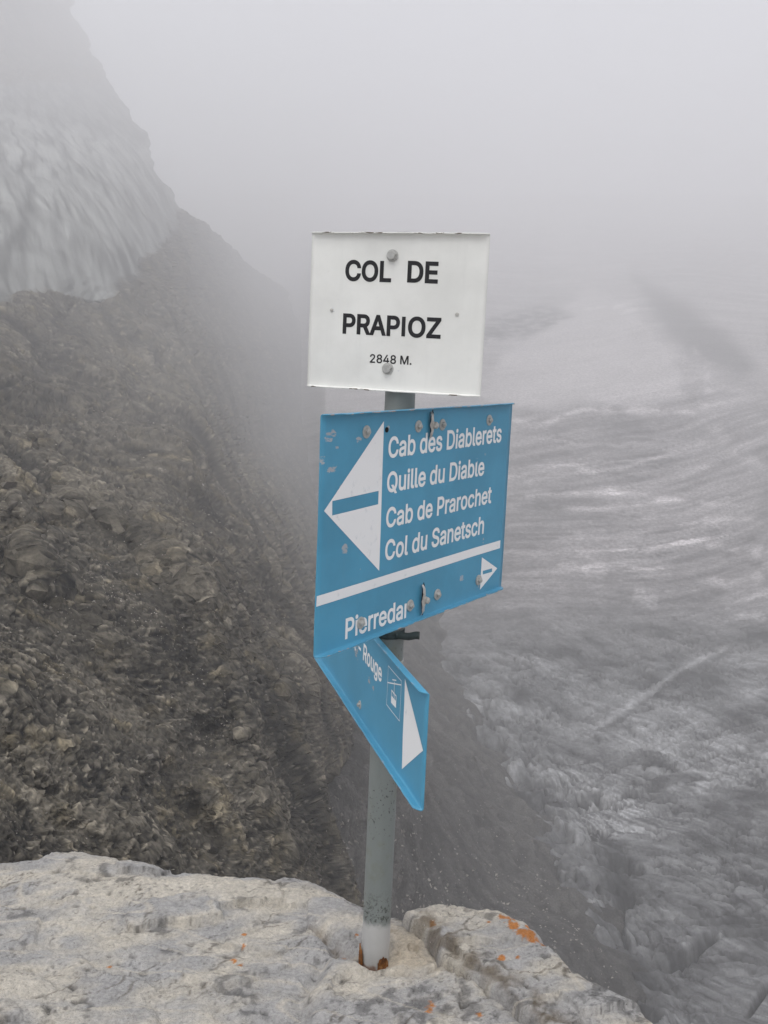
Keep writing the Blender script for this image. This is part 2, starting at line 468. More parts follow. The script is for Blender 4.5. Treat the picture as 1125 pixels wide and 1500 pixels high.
# --- scree slope running down to the ice
SCR = TPS([(480, 1250, 62), (540, 1300, 70), (590, 1300, 78), (500, 1100, 74), (560, 1500, 62), (800, 1500, 92), (870, 1400, 109), (760, 1250, 128),
           (700, 1110, 155), (650, 1000, 188), (600, 1000, 160), (640, 900, 232), (560, 800, 258), (430, 800, 320), (400, 1000, 150), (420, 1300, 60),
           (940, 1250, 175), (1000, 1400, 150), (850, 1080, 250), (780, 940, 330), (650, 1250, 98), (690, 1400, 88), (620, 740, 400), (420, 640, 520), (520, 640, 560), (330, 800, 300), (330, 1000, 100)])
xs = np.arange(320, 1000, 2.2); ys = np.arange(640, 1560, 2.2)
nc, nr = len(xs), len(ys)
gx, gy = np.meshgrid(xs, ys); gx = gx.ravel(); gy = gy.ravel()
P = CAM + rays(gx, gy) * (SCR(gx, gy) * closer(gy))[:, None]
N = grid_normals(P, nr, nc)
X, Y, Z = P.T
zero = 0 * X
fall = np.c_[(X * .75 - Y * .66) / 14, (X * .66 + Y * .75) / .9, zero]
gul = .6 * fbm(fall, 4, 70, .5) + .5 * fbm(P / 5, 4, 76, .6)
sc_h, sc_t, sc_g = shards(P / .55, 77)
disp = 1.5 * fbm(P / 9, 4, 71) + .3 * gul + .12 * fbm(P / .8, 3, 72) + .10 * sc_h
disp += .9 * ridged(P / 6, 3, 78) * sstep(90, 10, np.interp(gy, [p[1] for p in EDGE], [p[0] for p in EDGE]) - gx)
A = 0.078 + .06 * (sc_t - .5) + .07 * gul + .06 * fbm(P / 25, 4, 73) + .02 * fbm(P / 1.2, 2, 74)
P2 = P + N * disp[:, None]
scree = link('scree_slope', grid_mesh('scree_slope', P2, nr, nc, np.clip(A, .04, .5)[:, None] * np.array([1.0, .945, .87])),
             terrain_material('scree', 9.0, 0.55, 0.08), kind='structure')
scree_P = P2; scree_px = np.c_[gx, gy]

# --- cliff on the left
CL = TPS([(-250, 1500, 13), (100, 1500, 17), (300, 1500, 25), (450, 1500, 36), (560, 1500, 52),
          (-250, 1250, 17), (0, 1250, 22), (200, 1250, 29), (400, 1250, 41), (485, 1250, 54),
          (-250, 1000, 24), (0, 1000, 32), (200, 1000, 40), (350, 1000, 51), (450, 1000, 68), (505, 1070, 80),
          (-250, 800, 33), (0, 800, 45), (200, 800, 57), (330, 800, 69), (400, 800, 115), (480, 800, 260),
          (0, 650, 60), (200, 650, 82), (300, 650, 98), (380, 650, 240), (475, 650, 400),
          (-250, 500, 62), (0, 500, 82), (200, 500, 118), (300, 500, 175), (430, 500, 420),
          (0, 380, 105), (200, 380, 145), (255, 380, 190), (370, 400, 480),
          (-250, 250, 150), (0, 250, 160), (150, 250, 205), (225, 250, 280),
          (0, 100, 360), (110, 100, 440), (0, -50, 440), (-250, -50, 400)])
EY = [-130, 0, 60, 150, 190, 250, 310, 352, 420, 480, 560, 640, 720, 800, 900, 1000, 1060, 1100, 1150, 1185, 1230, 1262, 1330, 1500]
EX = [60, 105, 125, 175, 205, 232, 265, 325, 405, 445, 470, 482, 487, 490, 488, 503, 507, 499, 473, 468, 486, 500, 524, 560]
ys = np.arange(-40, 1480, 2.3)
nb = 14
uu = np.linspace(0, 1, 310)
nr, nc = len(ys), len(uu) + nb
edge = np.interp(ys, EY, EX) + (9 + 8 * (ys < 520)) * noise(np.c_[ys / 45, 0 * ys, 0 * ys + 2], 4) + 6 * noise(np.c_[ys / 23, 0 * ys, 0 * ys], 5) + 3 * noise(np.c_[ys / 9, 0 * ys, 0 * ys], 6)
gx = np.empty((nr, nc)); gy = np.repeat(ys[:, None], nc, 1); fold = np.zeros((nr, nc))
gx[:, :len(uu)] = -240 + (edge[:, None] + 240) * uu[None]
for k in range(nb):
    gx[:, len(uu) + k] = edge + (1.5 if k == 0 else 1.5 - 2.0 * k); fold[:, len(uu) + k] = (k + 1) / nb
gx = gx.ravel(); gy = gy.ravel(); fold = fold.ravel()
D = CL(np.minimum(gx, np.repeat(edge, nc)), gy)
jx = gx + 14 * noise(np.c_[gx / 40, gy / 40, 0 * gx], 84) + 9 * noise(np.c_[gx / 26, gy / 26, 0 * gx], 80) + 5 * noise(np.c_[gx / 9, gy / 9, 0 * gx], 81)
jy = gy + 10 * noise(np.c_[gx / 30, gy / 30, 0 * gx + 3], 82) + 5 * noise(np.c_[gx / 8, gy / 12, 0 * gx], 83)
slabm = sstep(-6, 6, signed(jx, jy, [(-400, 470), (0, 452), (30, 430), (75, 422), (100, 438), (150, 436), (190, 405), (238, 352), (262, 330), (262, 200), (150, 120), (-400, 130)]))
D = D * (1 - 0.018 * slabm)
upper = sstep(-8, 8, signed(jx, jy, [(-400, 175), (0, 168), (90, 190), (150, 205), (215, 215), (260, 200), (150, -300), (-400, -300)]))
D = D * (1 + 0.02 * upper)
# ribs and gullies of the dark face (in photo position, as relief in metres)
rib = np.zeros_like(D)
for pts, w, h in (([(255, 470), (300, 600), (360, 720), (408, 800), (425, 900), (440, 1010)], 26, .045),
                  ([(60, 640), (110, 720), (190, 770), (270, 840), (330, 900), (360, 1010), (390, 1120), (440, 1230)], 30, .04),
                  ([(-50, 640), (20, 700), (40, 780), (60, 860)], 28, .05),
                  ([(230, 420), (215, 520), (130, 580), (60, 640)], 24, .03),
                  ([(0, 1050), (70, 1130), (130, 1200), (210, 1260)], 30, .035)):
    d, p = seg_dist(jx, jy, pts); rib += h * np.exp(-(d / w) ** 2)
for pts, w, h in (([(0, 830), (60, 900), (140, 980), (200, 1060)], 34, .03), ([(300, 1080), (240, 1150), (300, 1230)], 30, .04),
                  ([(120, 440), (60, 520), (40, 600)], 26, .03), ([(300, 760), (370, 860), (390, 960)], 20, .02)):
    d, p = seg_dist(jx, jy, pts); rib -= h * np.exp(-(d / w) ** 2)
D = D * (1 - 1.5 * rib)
D = D * (1 + 0.9 * fold ** 1.3)
near_k = 1 - .62 * sstep(330, 720, gy - .38 * np.clip(gx, 0, None))                           # the dark foot of the face comes close to the ledge
Pn = CAM + rays(gx, gy) * D[:, None]
P = CAM + rays(gx, gy) * (D * near_k)[:, None]
N = grid_normals(P, nr, nc)
Pgeo, P = P, Pn
X, Y, Z = P.T
bed = np.array([-.28, .22, .93]); bed /= np.linalg.norm(bed)                 # normal of the beds
s = P @ bed
b1 = np.cross(bed, [0, 1, 0]); b1 /= np.linalg.norm(b1); b2 = np.cross(bed, b1)
wob = 2.2 * fbm(P / 30, 2, 90)
Q = np.c_[P @ b1, P @ b2, (s + wob) * 3.2]
res = D * 2.3 / F_PX                                                          # metres between vertices
def lod(size): return np.clip((size / res - 1.5) / 3.0, 0, 1)
relief = 1.0 * fbm(P / 13, 2, 91) * lod(13)
relief += .22 * ridged(Q / 6.5, 2, 92) * lod(2)
gully = ridged(np.c_[(P @ b1 + .5 * s) / 9, (P @ b2) / 9, s / 30] + .15 * fbm(P / 5, 3, 89)[:, None], 2, 88)   # chutes down the face
relief += .6 * gully * lod(3)
jit = .22 * np.c_[noise(Q / .3, 85), noise(Q / .3, 86), noise(Q / .3, 87)]
sh1, tn1, gp1 = shards(Q / .62 + jit, 93)
sh2, tn2, gp2 = shards(Q / .25 + jit, 94)
relief += .13 * sh1 * lod(.45) + .05 * sh2 * lod(.2)
e1 = CAM + rays([70], [430])[0] * CL([70], [430]) - CAM - rays([15], [240])[0] * CL([15], [240]); e1 /= np.linalg.norm(e1)   # run of the slab
e2 = np.cross(e1, [0, -.5, 1.0]); e2 /= np.linalg.norm(e2); e3 = np.cross(e1, e2)
sl_u = P @ e2 + 1.2 * fbm(P / 25, 3, 99); sl_a = P @ e1; sl_b = P @ e3
slabrel = .30 * fbm(np.c_[sl_u / 3.5, sl_a / 50, sl_b / 14], 4, 96, .6) + .3 * fbm(P / 18, 3, 97) + .12 * ridged(np.c_[sl_u / 1.5, sl_a / 30, sl_b / 8], 3, 98)
relief = relief * (1 - slabm) + slabm * slabrel
relief *= (1 - fold) * near_k
# albedo: brown-grey shale, ochre bands, gullies and ribs with painted shade and light, pale limestone above
big = fbm(P / 9, 4, 100)
ochre = sstep(.0, .45, fbm(Q / 3.1, 4, 101) + .25 * fbm(P / 12, 3, 102))
shard = fbm(Q / .34, 4, 103, .8)
A = .058 + .040 * big + .055 * shard + .060 * (tn1 - .5) + .075 * (tn2 - .5) * lod(.2) + .05 * fbm(Q / 2.2, 4, 111)
gully_shade = sstep(.05, -.35, fbm(P / 8 + 31, 4, 104) + .45 * (gully - .25))  # random dark patches plus shade painted into the gullies
A = A * (1 - .6 * gully_shade) * (1 + .35 * sstep(.2, .7, gully)) * (1 + 6 * np.clip(rib, -.05, .05))  # ribs lightened, gullies darkened: relief shading put into the colour
pale = .16 * sstep(.94, .98, tn2) * lod(.25) + .10 * sstep(.95, .99, tn1) + .05 * sstep(.2, .5, fbm(P / 4, 3, 105))
A = (A + pale) * (1 - .45 * sstep(.10, .02, gp1) * lod(.45))
colr = A[:, None] * (np.array([1.04, .93, .73])[None] * (1 - ochre[:, None]) + ochre[:, None] * np.array([1.18, 1.0, .66])[None])
sa_ = .27 + .22 * fbm(np.c_[sl_u / 2.4, sl_a / 30, sl_b / 14], 5, 107, .72) + .06 * fbm(P / 14, 3, 108)
sa_ = sa_ * (1 - .5 * sstep(.1, .6, ridged(np.c_[sl_u / 5, sl_a / 60, sl_b / 20], 3, 109) - .35))
sa_ = sa_ * (1 - .55 * sstep(.55, .9, ridged(np.c_[sl_u / 2.6, sl_a / 45, sl_b / 30], 2, 112)))
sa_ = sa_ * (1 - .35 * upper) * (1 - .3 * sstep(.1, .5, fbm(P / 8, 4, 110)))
slab_c = np.clip(sa_, .08, .6)[:, None] * np.array([.98, 1.0, .95])
m = slabm[:, None]
colr = colr * (1 - m) + slab_c * m
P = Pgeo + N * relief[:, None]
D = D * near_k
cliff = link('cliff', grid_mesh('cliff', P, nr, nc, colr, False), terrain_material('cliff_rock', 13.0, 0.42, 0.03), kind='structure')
cliff_G = P.reshape(nr, nc, 3); cliff_N = N.reshape(nr, nc, 3); cliff_px = np.c_[gx, gy].reshape(nr, nc, 2); cliff_D = D.reshape(nr, nc)

# --- loose stones
def block_mesh(name, seed, flat=.55, cuts=1):
    r = random.Random(seed)
    bm = bmesh.new()
    pts = [Vector((r.uniform(-1, 1), r.uniform(-.8, .8), r.uniform(-flat, flat))) for _ in range(15)]
    vs_ = [bm.verts.new(p) for p in pts]
    out = bmesh.ops.convex_hull(bm, input=vs_)
    junk = list({v for v in bm.verts if not v.link_faces})
    bmesh.ops.delete(bm, geom=junk, context='VERTS')
    me = bpy.data.meshes.new(name); bm.to_mesh(me); bm.free()
    return me

def stone_material(name, ca, cb):
    n = NT(name)
    inf = n.t.nodes.new('ShaderNodeObjectInfo')
    c = n.mix(inf.outputs['Random'], ca, cb)
    c = n.mix(1.0, c, n.mix(n.noise(2.5, 6, .65), (.55,) * 3, (1.4,) * 3), 'MULTIPLY')
    n.bump(n.noise(3.5, 6, .7), .6, .15)
    return n.done(c, .9)
m_block = stone_material('shale_block', (.12, .105, .085), (.24, .22, .19))
blocks = [block_mesh('rock_block', 100 + k) for k in range(8)]
for me in blocks: me.materials.append(m_block)
bed_rot = Vector(bed).to_track_quat('Z', 'Y')
n_b = 0
fixed = [(8, 715, 17), (24, 745, 13), (20, 790, 16), (42, 800, 8), (140, 770, 7), (160, 857, 6), (55, 905, 6), (330, 700, 6), (210, 1112, 9), (205, 1060, 7), (360, 1165, 6), (150, 610, 5), (262, 905, 7)]
while n_b < 45:
    if n_b < len(fixed): px_, py_, sz = fixed[n_b]
    else: px_, py_ = rng.uniform(-60, 470), rng.uniform(620, 1275); sz = 2.5 + 4.5 * rng.random() ** 2.5
    r_ = int(np.argmin(abs(ys - py_))); row = cliff_px[r_, :len(uu), 0]
    if px_ > row[-1] - 12:
        n_b += 1; continue
    c_ = int(np.argmin(abs(row - px_)))
    p_ = cliff_G[r_, c_]; n_ = cliff_N[r_, c_]; d_ = cliff_D[r_, c_]
    o = link('rock_block', blocks[n_b % 8], parent=cliff)
    size = sz * d_ / F_PX
    o.location = p_ + n_ * size * .1
    o.rotation_mode = 'QUATERNION'
    o.rotation_quaternion = bed_rot @ Matrix.Rotation(rng.uniform(0, 6.28), 3, 'Z').to_quaternion() @ Matrix.Rotation(rng.uniform(-.35, .35), 3, 'X').to_quaternion()
    o.scale = (size, size * rng.uniform(.7, 1), size * rng.uniform(.5, 1))
    n_b += 1

def scatter(name, pts, sizes, mat, parent):
    t = np.array([(1, 0, 0), (-.5, .87, 0), (-.5, -.87, 0), (0, 0, .75), (.1, .05, -.6)])
    fa = np.array([(0, 1, 3), (1, 2, 3), (2, 0, 3), (1, 0, 4), (2, 1, 4), (0, 2, 4)])
    n = len(pts)
    a = rng.uniform(0, 6.28, n); b = rng.uniform(-.6, .6, n)
    V = np.repeat(t[None], n, 0) * (1 + .35 * rng.standard_normal((n, 5, 1))) * sizes[:, None, None]
    x = V[..., 0] * np.cos(a)[:, None] - V[..., 1] * np.sin(a)[:, None]
    y = V[..., 0] * np.sin(a)[:, None] + V[..., 1] * np.cos(a)[:, None]
    z = V[..., 2] + x * np.sin(b)[:, None]
    V = np.stack([x, y, z], -1) + pts[:, None]
    FF = (fa[None] + 5 * np.arange(n)[:, None, None]).reshape(-1, 3)
    me = bpy.data.meshes.new(name)
    me.from_pydata(V.reshape(-1, 3).tolist(), [], FF.tolist())
    return link(name, me, mat, parent, kind='stuff')

n = NT('loose_stone')
c = n.mix(n.step(n.noise(.9, 2), .3, .7), (.12, .11, .095), (.42, .385, .34))
m_loose = n.done(c, .9)
ok = np.where((scree_px[:, 1] > 1000) & (scree_px[:, 0] < np.interp(scree_px[:, 1], [p[1] for p in EDGE], [p[0] for p in EDGE]) - 6))[0]
w = np.clip((scree_px[ok, 1] - 980) / 350, 0, 1) ** 1.6
pick = rng.choice(ok, 6000, p=w / w.sum())
scatter('scree_stones', scree_P[pick], (.012 + .085 * rng.random(6000) ** 3), m_loose, scree)
flatG = cliff_G[:, :len(uu)].reshape(-1, 3); flatp = cliff_px[:, :len(uu)].reshape(-1, 2); flatd = cliff_D[:, :len(uu)].ravel()
ok = np.where((flatp[:, 1] > 600) & (flatp[:, 0] > -120))[0]
w = np.clip(noise(flatG[ok] / 3, 120) + .25, 0.02, 1)
pick = rng.choice(ok, 5000, p=w / w.sum())
scatter('cliff_rubble', flatG[pick], flatd[pick] / F_PX * (.5 + 1.8 * rng.random(5000) ** 4), m_loose, cliff)
#@@NEXT
# ------------------------------------------------------------------ limestone ledge in front
def plan(pts, z=0.0):
    return [tuple(on_plane(x, y, z)[:2]) for x, y in pts]

def spaced(lo, a, b, hi, fine, coarse=.03):
    l = np.arange(lo, a, coarse); m = np.arange(a, b, fine); h = np.arange(b, hi, coarse)
    return np.r_[l, m, h]

rim = plan([(-700, 1300), (-300, 1290), (0, 1268), (58, 1262), (76, 1250), (110, 1250), (165, 1262), (215, 1272), (232, 1281), (300, 1281), (360, 1290), (400, 1297), (412, 1289), (450, 1293), (500, 1314), (540, 1338), (575, 1350), (620, 1362), (680, 1380), (760, 1420), (840, 1480), (920, 1560), (1000, 1700)])
RX = [p[0] for p in rim]; RY = [p[1] for p in rim]

def facets(X, Y, cell, seed, tilt):
    """broken planes: each cell of a jittered grid carries its own tilted plane"""
    x = X / cell + .35 * fbm(np.c_[X / cell * 1.3, Y / cell * 1.3, 0 * X], 3, seed + 50); y = Y / cell * 1.5 + .35 * fbm(np.c_[X / cell * 1.3, Y / cell * 1.3, 0 * X + 9], 3, seed + 51)
    ix = np.floor(x).astype(np.int64); iy = np.floor(y).astype(np.int64)
    best = np.full(X.shape, 1e9); out = np.zeros(X.shape)
    for dx in (-1, 0, 1):
        for dy in (-1, 0, 1):
            jx_, jy_ = ix + dx, iy + dy; zz = 0 * ix
            r = [(_hash(jx_, jy_, zz + k, seed) & np.uint32(1023)).astype(float) / 1023 for k in range(5)]
            ox, oy = x - jx_ - r[0], y - jy_ - r[1]
            d = ox * ox + oy * oy; m_ = d < best
            best = np.where(m_, d, best)
            out = np.where(m_, ((r[2] - .5) * ox + (r[3] - .5) * oy) * tilt + (r[4] - .5) * tilt * .55, out)
    return out * cell

def rock_relief(X, Y, seed):
    Q = np.c_[X, Y, 0 * X]
    h = .012 * fbm(Q / .30, 3, seed) + .007 * ridged(np.c_[(X + .5 * Y) / .16, (Y - .3 * X) / .07, 0 * X], 3, seed + 1)
    h += .0042 * ridged(np.c_[(X + .6 * Y) / .05, (Y - .5 * X) / .03, 0 * X], 3, seed + 2) + .0022 * fbm(Q / .018, 3, seed + 3)
    pits = sstep(.36, .6, noise(Q / .022, seed + 4)) * sstep(-.05, .3, noise(Q / .2, seed + 5))
    h = h * .75 + facets(X, Y, .15, seed + 7, .12) + facets(X, Y, .05, seed + 8, .10) + facets(X, Y, .02, seed + 9, .12)
    return h - .005 * pits, pits

def rock_colour(X, Y, h, pits, seed):
    Q = np.c_[X, Y, 0 * X]
    g = fbm(np.c_[(X + .5 * Y) / .26, (Y - .4 * X) / .12, 0 * X], 5, seed, .55)
    cream = sstep(-.20, .26, g + .22 * fbm(Q / .05, 3, seed + 1))
    c = np.array([.43, .42, .41])[None] * (1 - cream[:, None]) + np.array([.60, .555, .48])[None] * cream[:, None]
    c = c * (1 + .24 * fbm(Q / .02, 4, seed + 2, .65)[:, None] + .16 * fbm(Q / .09, 3, seed + 6)[:, None])
    dark = sstep(.12, .42, fbm(Q / .035, 4, seed + 3, .6) + .5 * noise(Q / .16, seed + 4) - .04)
    c = c * (1 - .58 * dark[:, None]) + .035 * dark[:, None]
    c = c * (1 - .55 * pits[:, None])
    fr = 1 - np.abs(noise(np.c_[(X * .8 + Y) / .19, (Y * .9 - X * .5) / .065, 0 * X] + .25 * fbm(Q / .03, 3, seed + 8)[:, None], seed + 9)) * 2
    fr = sstep(.93, .985, fr) * sstep(.0, .35, noise(Q / .11, seed + 10))
    c = c * (1 - .65 * fr[:, None]) + .65 * fr[:, None] * np.array([.12, .10, .075])
    grit = sstep(.30, .5, noise(Q / .0075, seed + 11)) * sstep(-.2, .35, noise(Q / .07, seed + 12))
    c = c * (1 - .45 * grit[:, None])
    vein = sstep(.90, .985, 1 - np.abs(noise(np.c_[(X + .7 * Y) / .24, (Y + .1 * X) / .10, 0 * X], seed + 5)) * 2.2)
    c = c * (1 - .5 * vein[:, None]) + vein[:, None] * .5 * np.array([.68, .62, .52])
    return c

def orange(c, X, Y, spots, seed):
    n1 = fbm(np.c_[X / .018, Y / .018, 0 * X], 4, seed, .65)
    k = np.zeros_like(X)
    for (x, y, r) in spots:
        p = on_plane(x, y, .02)
        rr = r * 1.0e-3
        q = np.hypot(X - p[0], (Y - p[1]) * .62) / rr
        k = np.maximum(k, sstep(.05, .28, (1 - q) * .8 + n1 * 1.3 - .12) * (q < 1.7))
    k = k[:, None] * .92
    tone = (1 + .5 * n1)[:, None]
    return c * (1 - k) + k * np.array([.50, .185, .035]) * tone

xs = spaced(-2.6, -.98, .42, 2.6, .0032); ys = spaced(-1.6, 1.42, 2.42, 3.3, .0032)
nc, nr = len(xs), len(ys)
gx, gy = np.meshgrid(xs, ys); gx = gx.ravel(); gy = gy.ravel()
h, pits = rock_relief(gx, gy, 200)
ye = np.interp(gx, RX, RY) + .012 * noise(np.c_[gx / .09, 0 * gx, 0 * gx], 210) + .006 * noise(np.c_[gx / .03, 0 * gx, 0 * gx], 211)
sd = gy - ye + .06
z = h + .006
over = np.clip(sd, 0, None)
z = z - np.where(over < .35, 3.2 * over ** 2, 3.2 * .35 ** 2 + (over - .35) * 2.24)
wxp = gx + .012 * noise(np.c_[gx / .05, gy / .05, 0 * gx], 212); wyp = gy + .012 * noise(np.c_[gx / .05, gy / .05, 0 * gx + 4], 213)
# front slab, rising towards the viewer, with a broken left side
slab = signed(wxp, wyp, plan([(482, 1412), (520, 1422), (548, 1440), (575, 1436), (650, 1430), (720, 1462), (800, 1540), (820, 1680), (400, 1680), (440, 1500), (452, 1462)]))
z = z + .024 * sstep(-.012, .03, slab)
gd, _ = seg_dist(wxp, wyp, plan([(455, 1362), (476, 1374), (500, 1396), (524, 1414), (552, 1436)]))
z = z - .022 * np.exp(-(gd / .014) ** 2)
gd2, _ = seg_dist(wxp, wyp, plan([(446, 1500), (452, 1462), (470, 1425)]))
z = z - .012 * np.exp(-(gd2 / .02) ** 2)
# hollow of the right-hand block and the cleft beside it
CRACK = [(596, 1352), (612, 1368), (640, 1400), (690, 1443), (735, 1474), (775, 1500), (850, 1570)]
cd, _ = seg_dist(wxp, wyp, plan(CRACK))
z = z - .03 * np.exp(-(cd / .010) ** 2)
pf = np.array([.0007, 1.6856])
pd = np.hypot(gx - pf[0], gy - pf[1])
z = z * sstep(.02, .06, pd) + (1 - sstep(.02, .06, pd)) * (z * .4 - .002)
c = rock_colour(gx, gy, h, pits, 220)
cr = sstep(-.03, .03, signed(wxp, wyp, plan([(566, 1360), (600, 1372), (640, 1412), (655, 1436), (600, 1452), (556, 1446), (566, 1410)])))[:, None]
c = c * (1 - .75 * cr) + .75 * cr * np.array([.60, .51, .385]) * (1 + .15 * fbm(np.c_[gx / .03, gy / .03, 0 * gx], 3, 230)[:, None])
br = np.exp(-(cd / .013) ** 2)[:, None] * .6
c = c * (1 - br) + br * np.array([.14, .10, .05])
rustrun = (np.exp(-(gd / .009) ** 2) * sstep(.1, .5, .4 + noise(np.c_[gx / .02, gy / .02, 0 * gx], 231)))[:, None] * .6
c = c * (1 - rustrun) + rustrun * np.array([.16, .12, .08])
c = orange(c, gx, gy, [(160, 1404, 5), (343, 1400, 6), (352, 1408, 7), (356, 1378, 4), (358, 1362, 5), (503, 1387, 8), (522, 1368, 5), (630, 1487, 10), (700, 1494, 6)], 232)

n = NT('limestone')
col = n.attr('albedo')
f1 = n.noise(140, 8, .68); f2 = n.noise(34, 8, .62, dist=.6)
col = n.mix(1.0, col, n.mix(n.step(f1, .3, .7), (.80,) * 3, (1.15,) * 3), 'MULTIPLY')
col = n.mix(n.step(f2, .60, .72, 0, .35), col, (.30, .295, .29))
spk = n.step(n.noise(230, 3, .6), .65, .73, 0, .75)
col = n.mix(spk, col, (.06, .055, .05))
col = n.mix(n.step(n.noise(190, 3, .6, n.mapping((1, 1, 1), (0, 0, 0), (3, 5, 1))), .67, .75, 0, .6), col, (.72, .70, .66))
hgt = n.math('ADD', n.math('MULTIPLY', n.noise(60, 8, .7), .7), n.math('MULTIPLY', n.noise(240, 4, .6), .35))
n.bump(hgt, 1.0, .010)
m_lime = n.done(col, .88)
ledge = link('rock_ledge', grid_mesh('rock_ledge', np.c_[gx, gy, z], nr, nc, c), m_lime, kind='structure')
def ledge_z(x, y):
    i = np.argmin(abs(ys_l - y)); j = np.argmin(abs(xs_l - x)); return float(z_l[i, j])
xs_l, ys_l, z_l = xs, ys, z.reshape(nr, nc)

# --- the separate block right of the pole
poly = plan([(583, 1345), (605, 1334), (640, 1327), (690, 1328), (740, 1333), (790, 1356), (806, 1374), (850, 1424), (905, 1443), (985, 1500), (1120, 1640), (1000, 1760), (905, 1610), (850, 1566), (772, 1500), (731, 1472), (685, 1440), (639, 1398), (610, 1366)], .03)
px_ = [p[0] for p in poly]; py_ = [p[1] for p in poly]
xs = np.arange(min(px_) - .03, max(px_) + .03, .003); ys = np.arange(min(py_) - .03, max(py_) + .06, .003)
nc, nr = len(xs), len(ys)
gx, gy = np.meshgrid(xs, ys); gx = gx.ravel(); gy = gy.ravel()
h, pits = rock_relief(gx, gy, 240)
wxp = gx + .010 * noise(np.c_[gx / .06, gy / .06, 0 * gx], 242); wyp = gy + .010 * noise(np.c_[gx / .06, gy / .06, 0 * gx + 4], 243)
sgn = signed(wxp, wyp, poly)
ckd, _ = seg_dist(gx, gy, plan(CRACK))
rad = .014 + .032 * sstep(.02, .12, ckd)
prof = np.sqrt(np.clip(1 - (1 - np.clip(sgn / rad, 0, 1)) ** 2, 0, 1))
z = -.10 + .142 * prof + h * 1.1 * sstep(0, .03, sgn) + np.clip(sgn, -.02, 0) * 6
c = rock_colour(gx, gy, h, pits, 250)
c = orange(c, gx, gy, [(745, 1368, 12), (752, 1380, 12), (762, 1391, 15), (778, 1397, 15), (798, 1402, 11), (776, 1378, 9), (735, 1364, 9), (781, 1366, 7), (715, 1370, 7), (854, 1432, 12), (734, 1425, 8), (757, 1425, 7), (826, 1416, 5), (633, 1372, 9)], 262)
cd, _ = seg_dist(gx, gy, plan(CRACK))
br = (np.exp(-(cd / .022) ** 2) * sstep(-.3, .2, fbm(np.c_[gx / .03, gy / .03, 0 * gx], 3, 263)))[:, None] * .75
c = c * (1 - br) + br * np.array([.13, .095, .055])
keep = sgn > -.021
me = grid_mesh('boulder', np.c_[gx, gy, z], nr, nc, c)
bm = bmesh.new(); bm.from_mesh(me); bm.verts.ensure_lookup_table()
bmesh.ops.delete(bm, geom=[bm.verts[i] for i in np.where(~keep)[0]], context='VERTS')
bm.to_mesh(me); bm.free()
boulder = link('boulder', me, m_lime, label='pale limestone boulder with orange lichen at the right of the pole', cat='boulder')

# --- two small stones lying in the hollows
def small_stone(seed, at, size, label, colour):
    me = block_mesh('stone', seed, .7)
    bm = bmesh.new(); bm.from_mesh(me)
    bmesh.ops.bevel(bm, geom=list(bm.edges), offset=.12, segments=2, affect='EDGES', clamp_overlap=True)
    for f in bm.faces: f.smooth = True
    bm.to_mesh(me); bm.free()
    k = NT('small_stone')
    k.bump(k.noise(3, 6, .7), .5, .1)
    m = k.done(k.mix(k.noise(1.4, 5), [x * .75 for x in colour], [x * 1.15 for x in colour]), .85)
    o = link('stone', me, m, label=label, cat='stone')
    o.location = at; o.scale = size; o.rotation_euler = (.2, -.1, seed)
    return o
def rest(px_, py_):
    z_ = 0.0
    for _ in range(4):
        q = on_plane(px_, py_, z_); z_ = ledge_z(q[0], q[1])
    return q[0], q[1], z_
x_, y_, z_ = rest(561, 1437); small_stone(3, (x_, y_, z_ + .006), (.010, .009, .012), 'small cream stone wedged against the foot of the signpost', (.60, .51, .38))
x_, y_, z_ = rest(728, 1470); small_stone(5, (x_, y_, z_ + .004), (.022, .014, .012), 'flat pale stone lying in the cleft beside the lichen boulder', (.42, .37, .28))

# ------------------------------------------------------------------ the signpost
UPV = np.array([.021193, -.016379, .999641])              # the pole leans a little
BASE = np.array([.000732, 1.685621, 0.0])
post = bpy.data.objects.new('signpost', None); COL.objects.link(post)
post.empty_display_size = .1
post.location = BASE
post['label'] = 'grey metal pole carrying one white and two blue trail signs'
post['category'] = 'signpost'
Zp = Vector(UPV); Xp = (Vector((1, 0, 0)) - Zp * Zp.x).normalized(); Yp = Zp.cross(Xp)
POLE = Matrix((Xp, Yp, Zp)).transposed().to_4x4()

def part(name, me, mat, parent, mw=None, label=None):
    o = link(name, me, mat, parent, label=label)
    if mw is not None:
        o.matrix_local = mw
    return o

def lathe(prof, seg=48, name='lathe', arc=(0, 2 * math.pi)):
    bm = bmesh.new(); full = arc[1] - arc[0] > 6.2
    n_ = seg if full else seg + 1
    rings = []
    for r, zz in prof:
        rings.append([bm.verts.new((r * math.cos(arc[0] + (arc[1] - arc[0]) * k / seg), r * math.sin(arc[0] + (arc[1] - arc[0]) * k / seg), zz)) for k in range(n_)])
    for a, b in zip(rings, rings[1:]):
        for k in range(seg):
            j = (k + 1) % n_
            f = bm.faces.new((a[k], a[j], b[j], b[k])); f.smooth = True
    me = bpy.data.meshes.new(name); bm.to_mesh(me); bm.free()
    return me

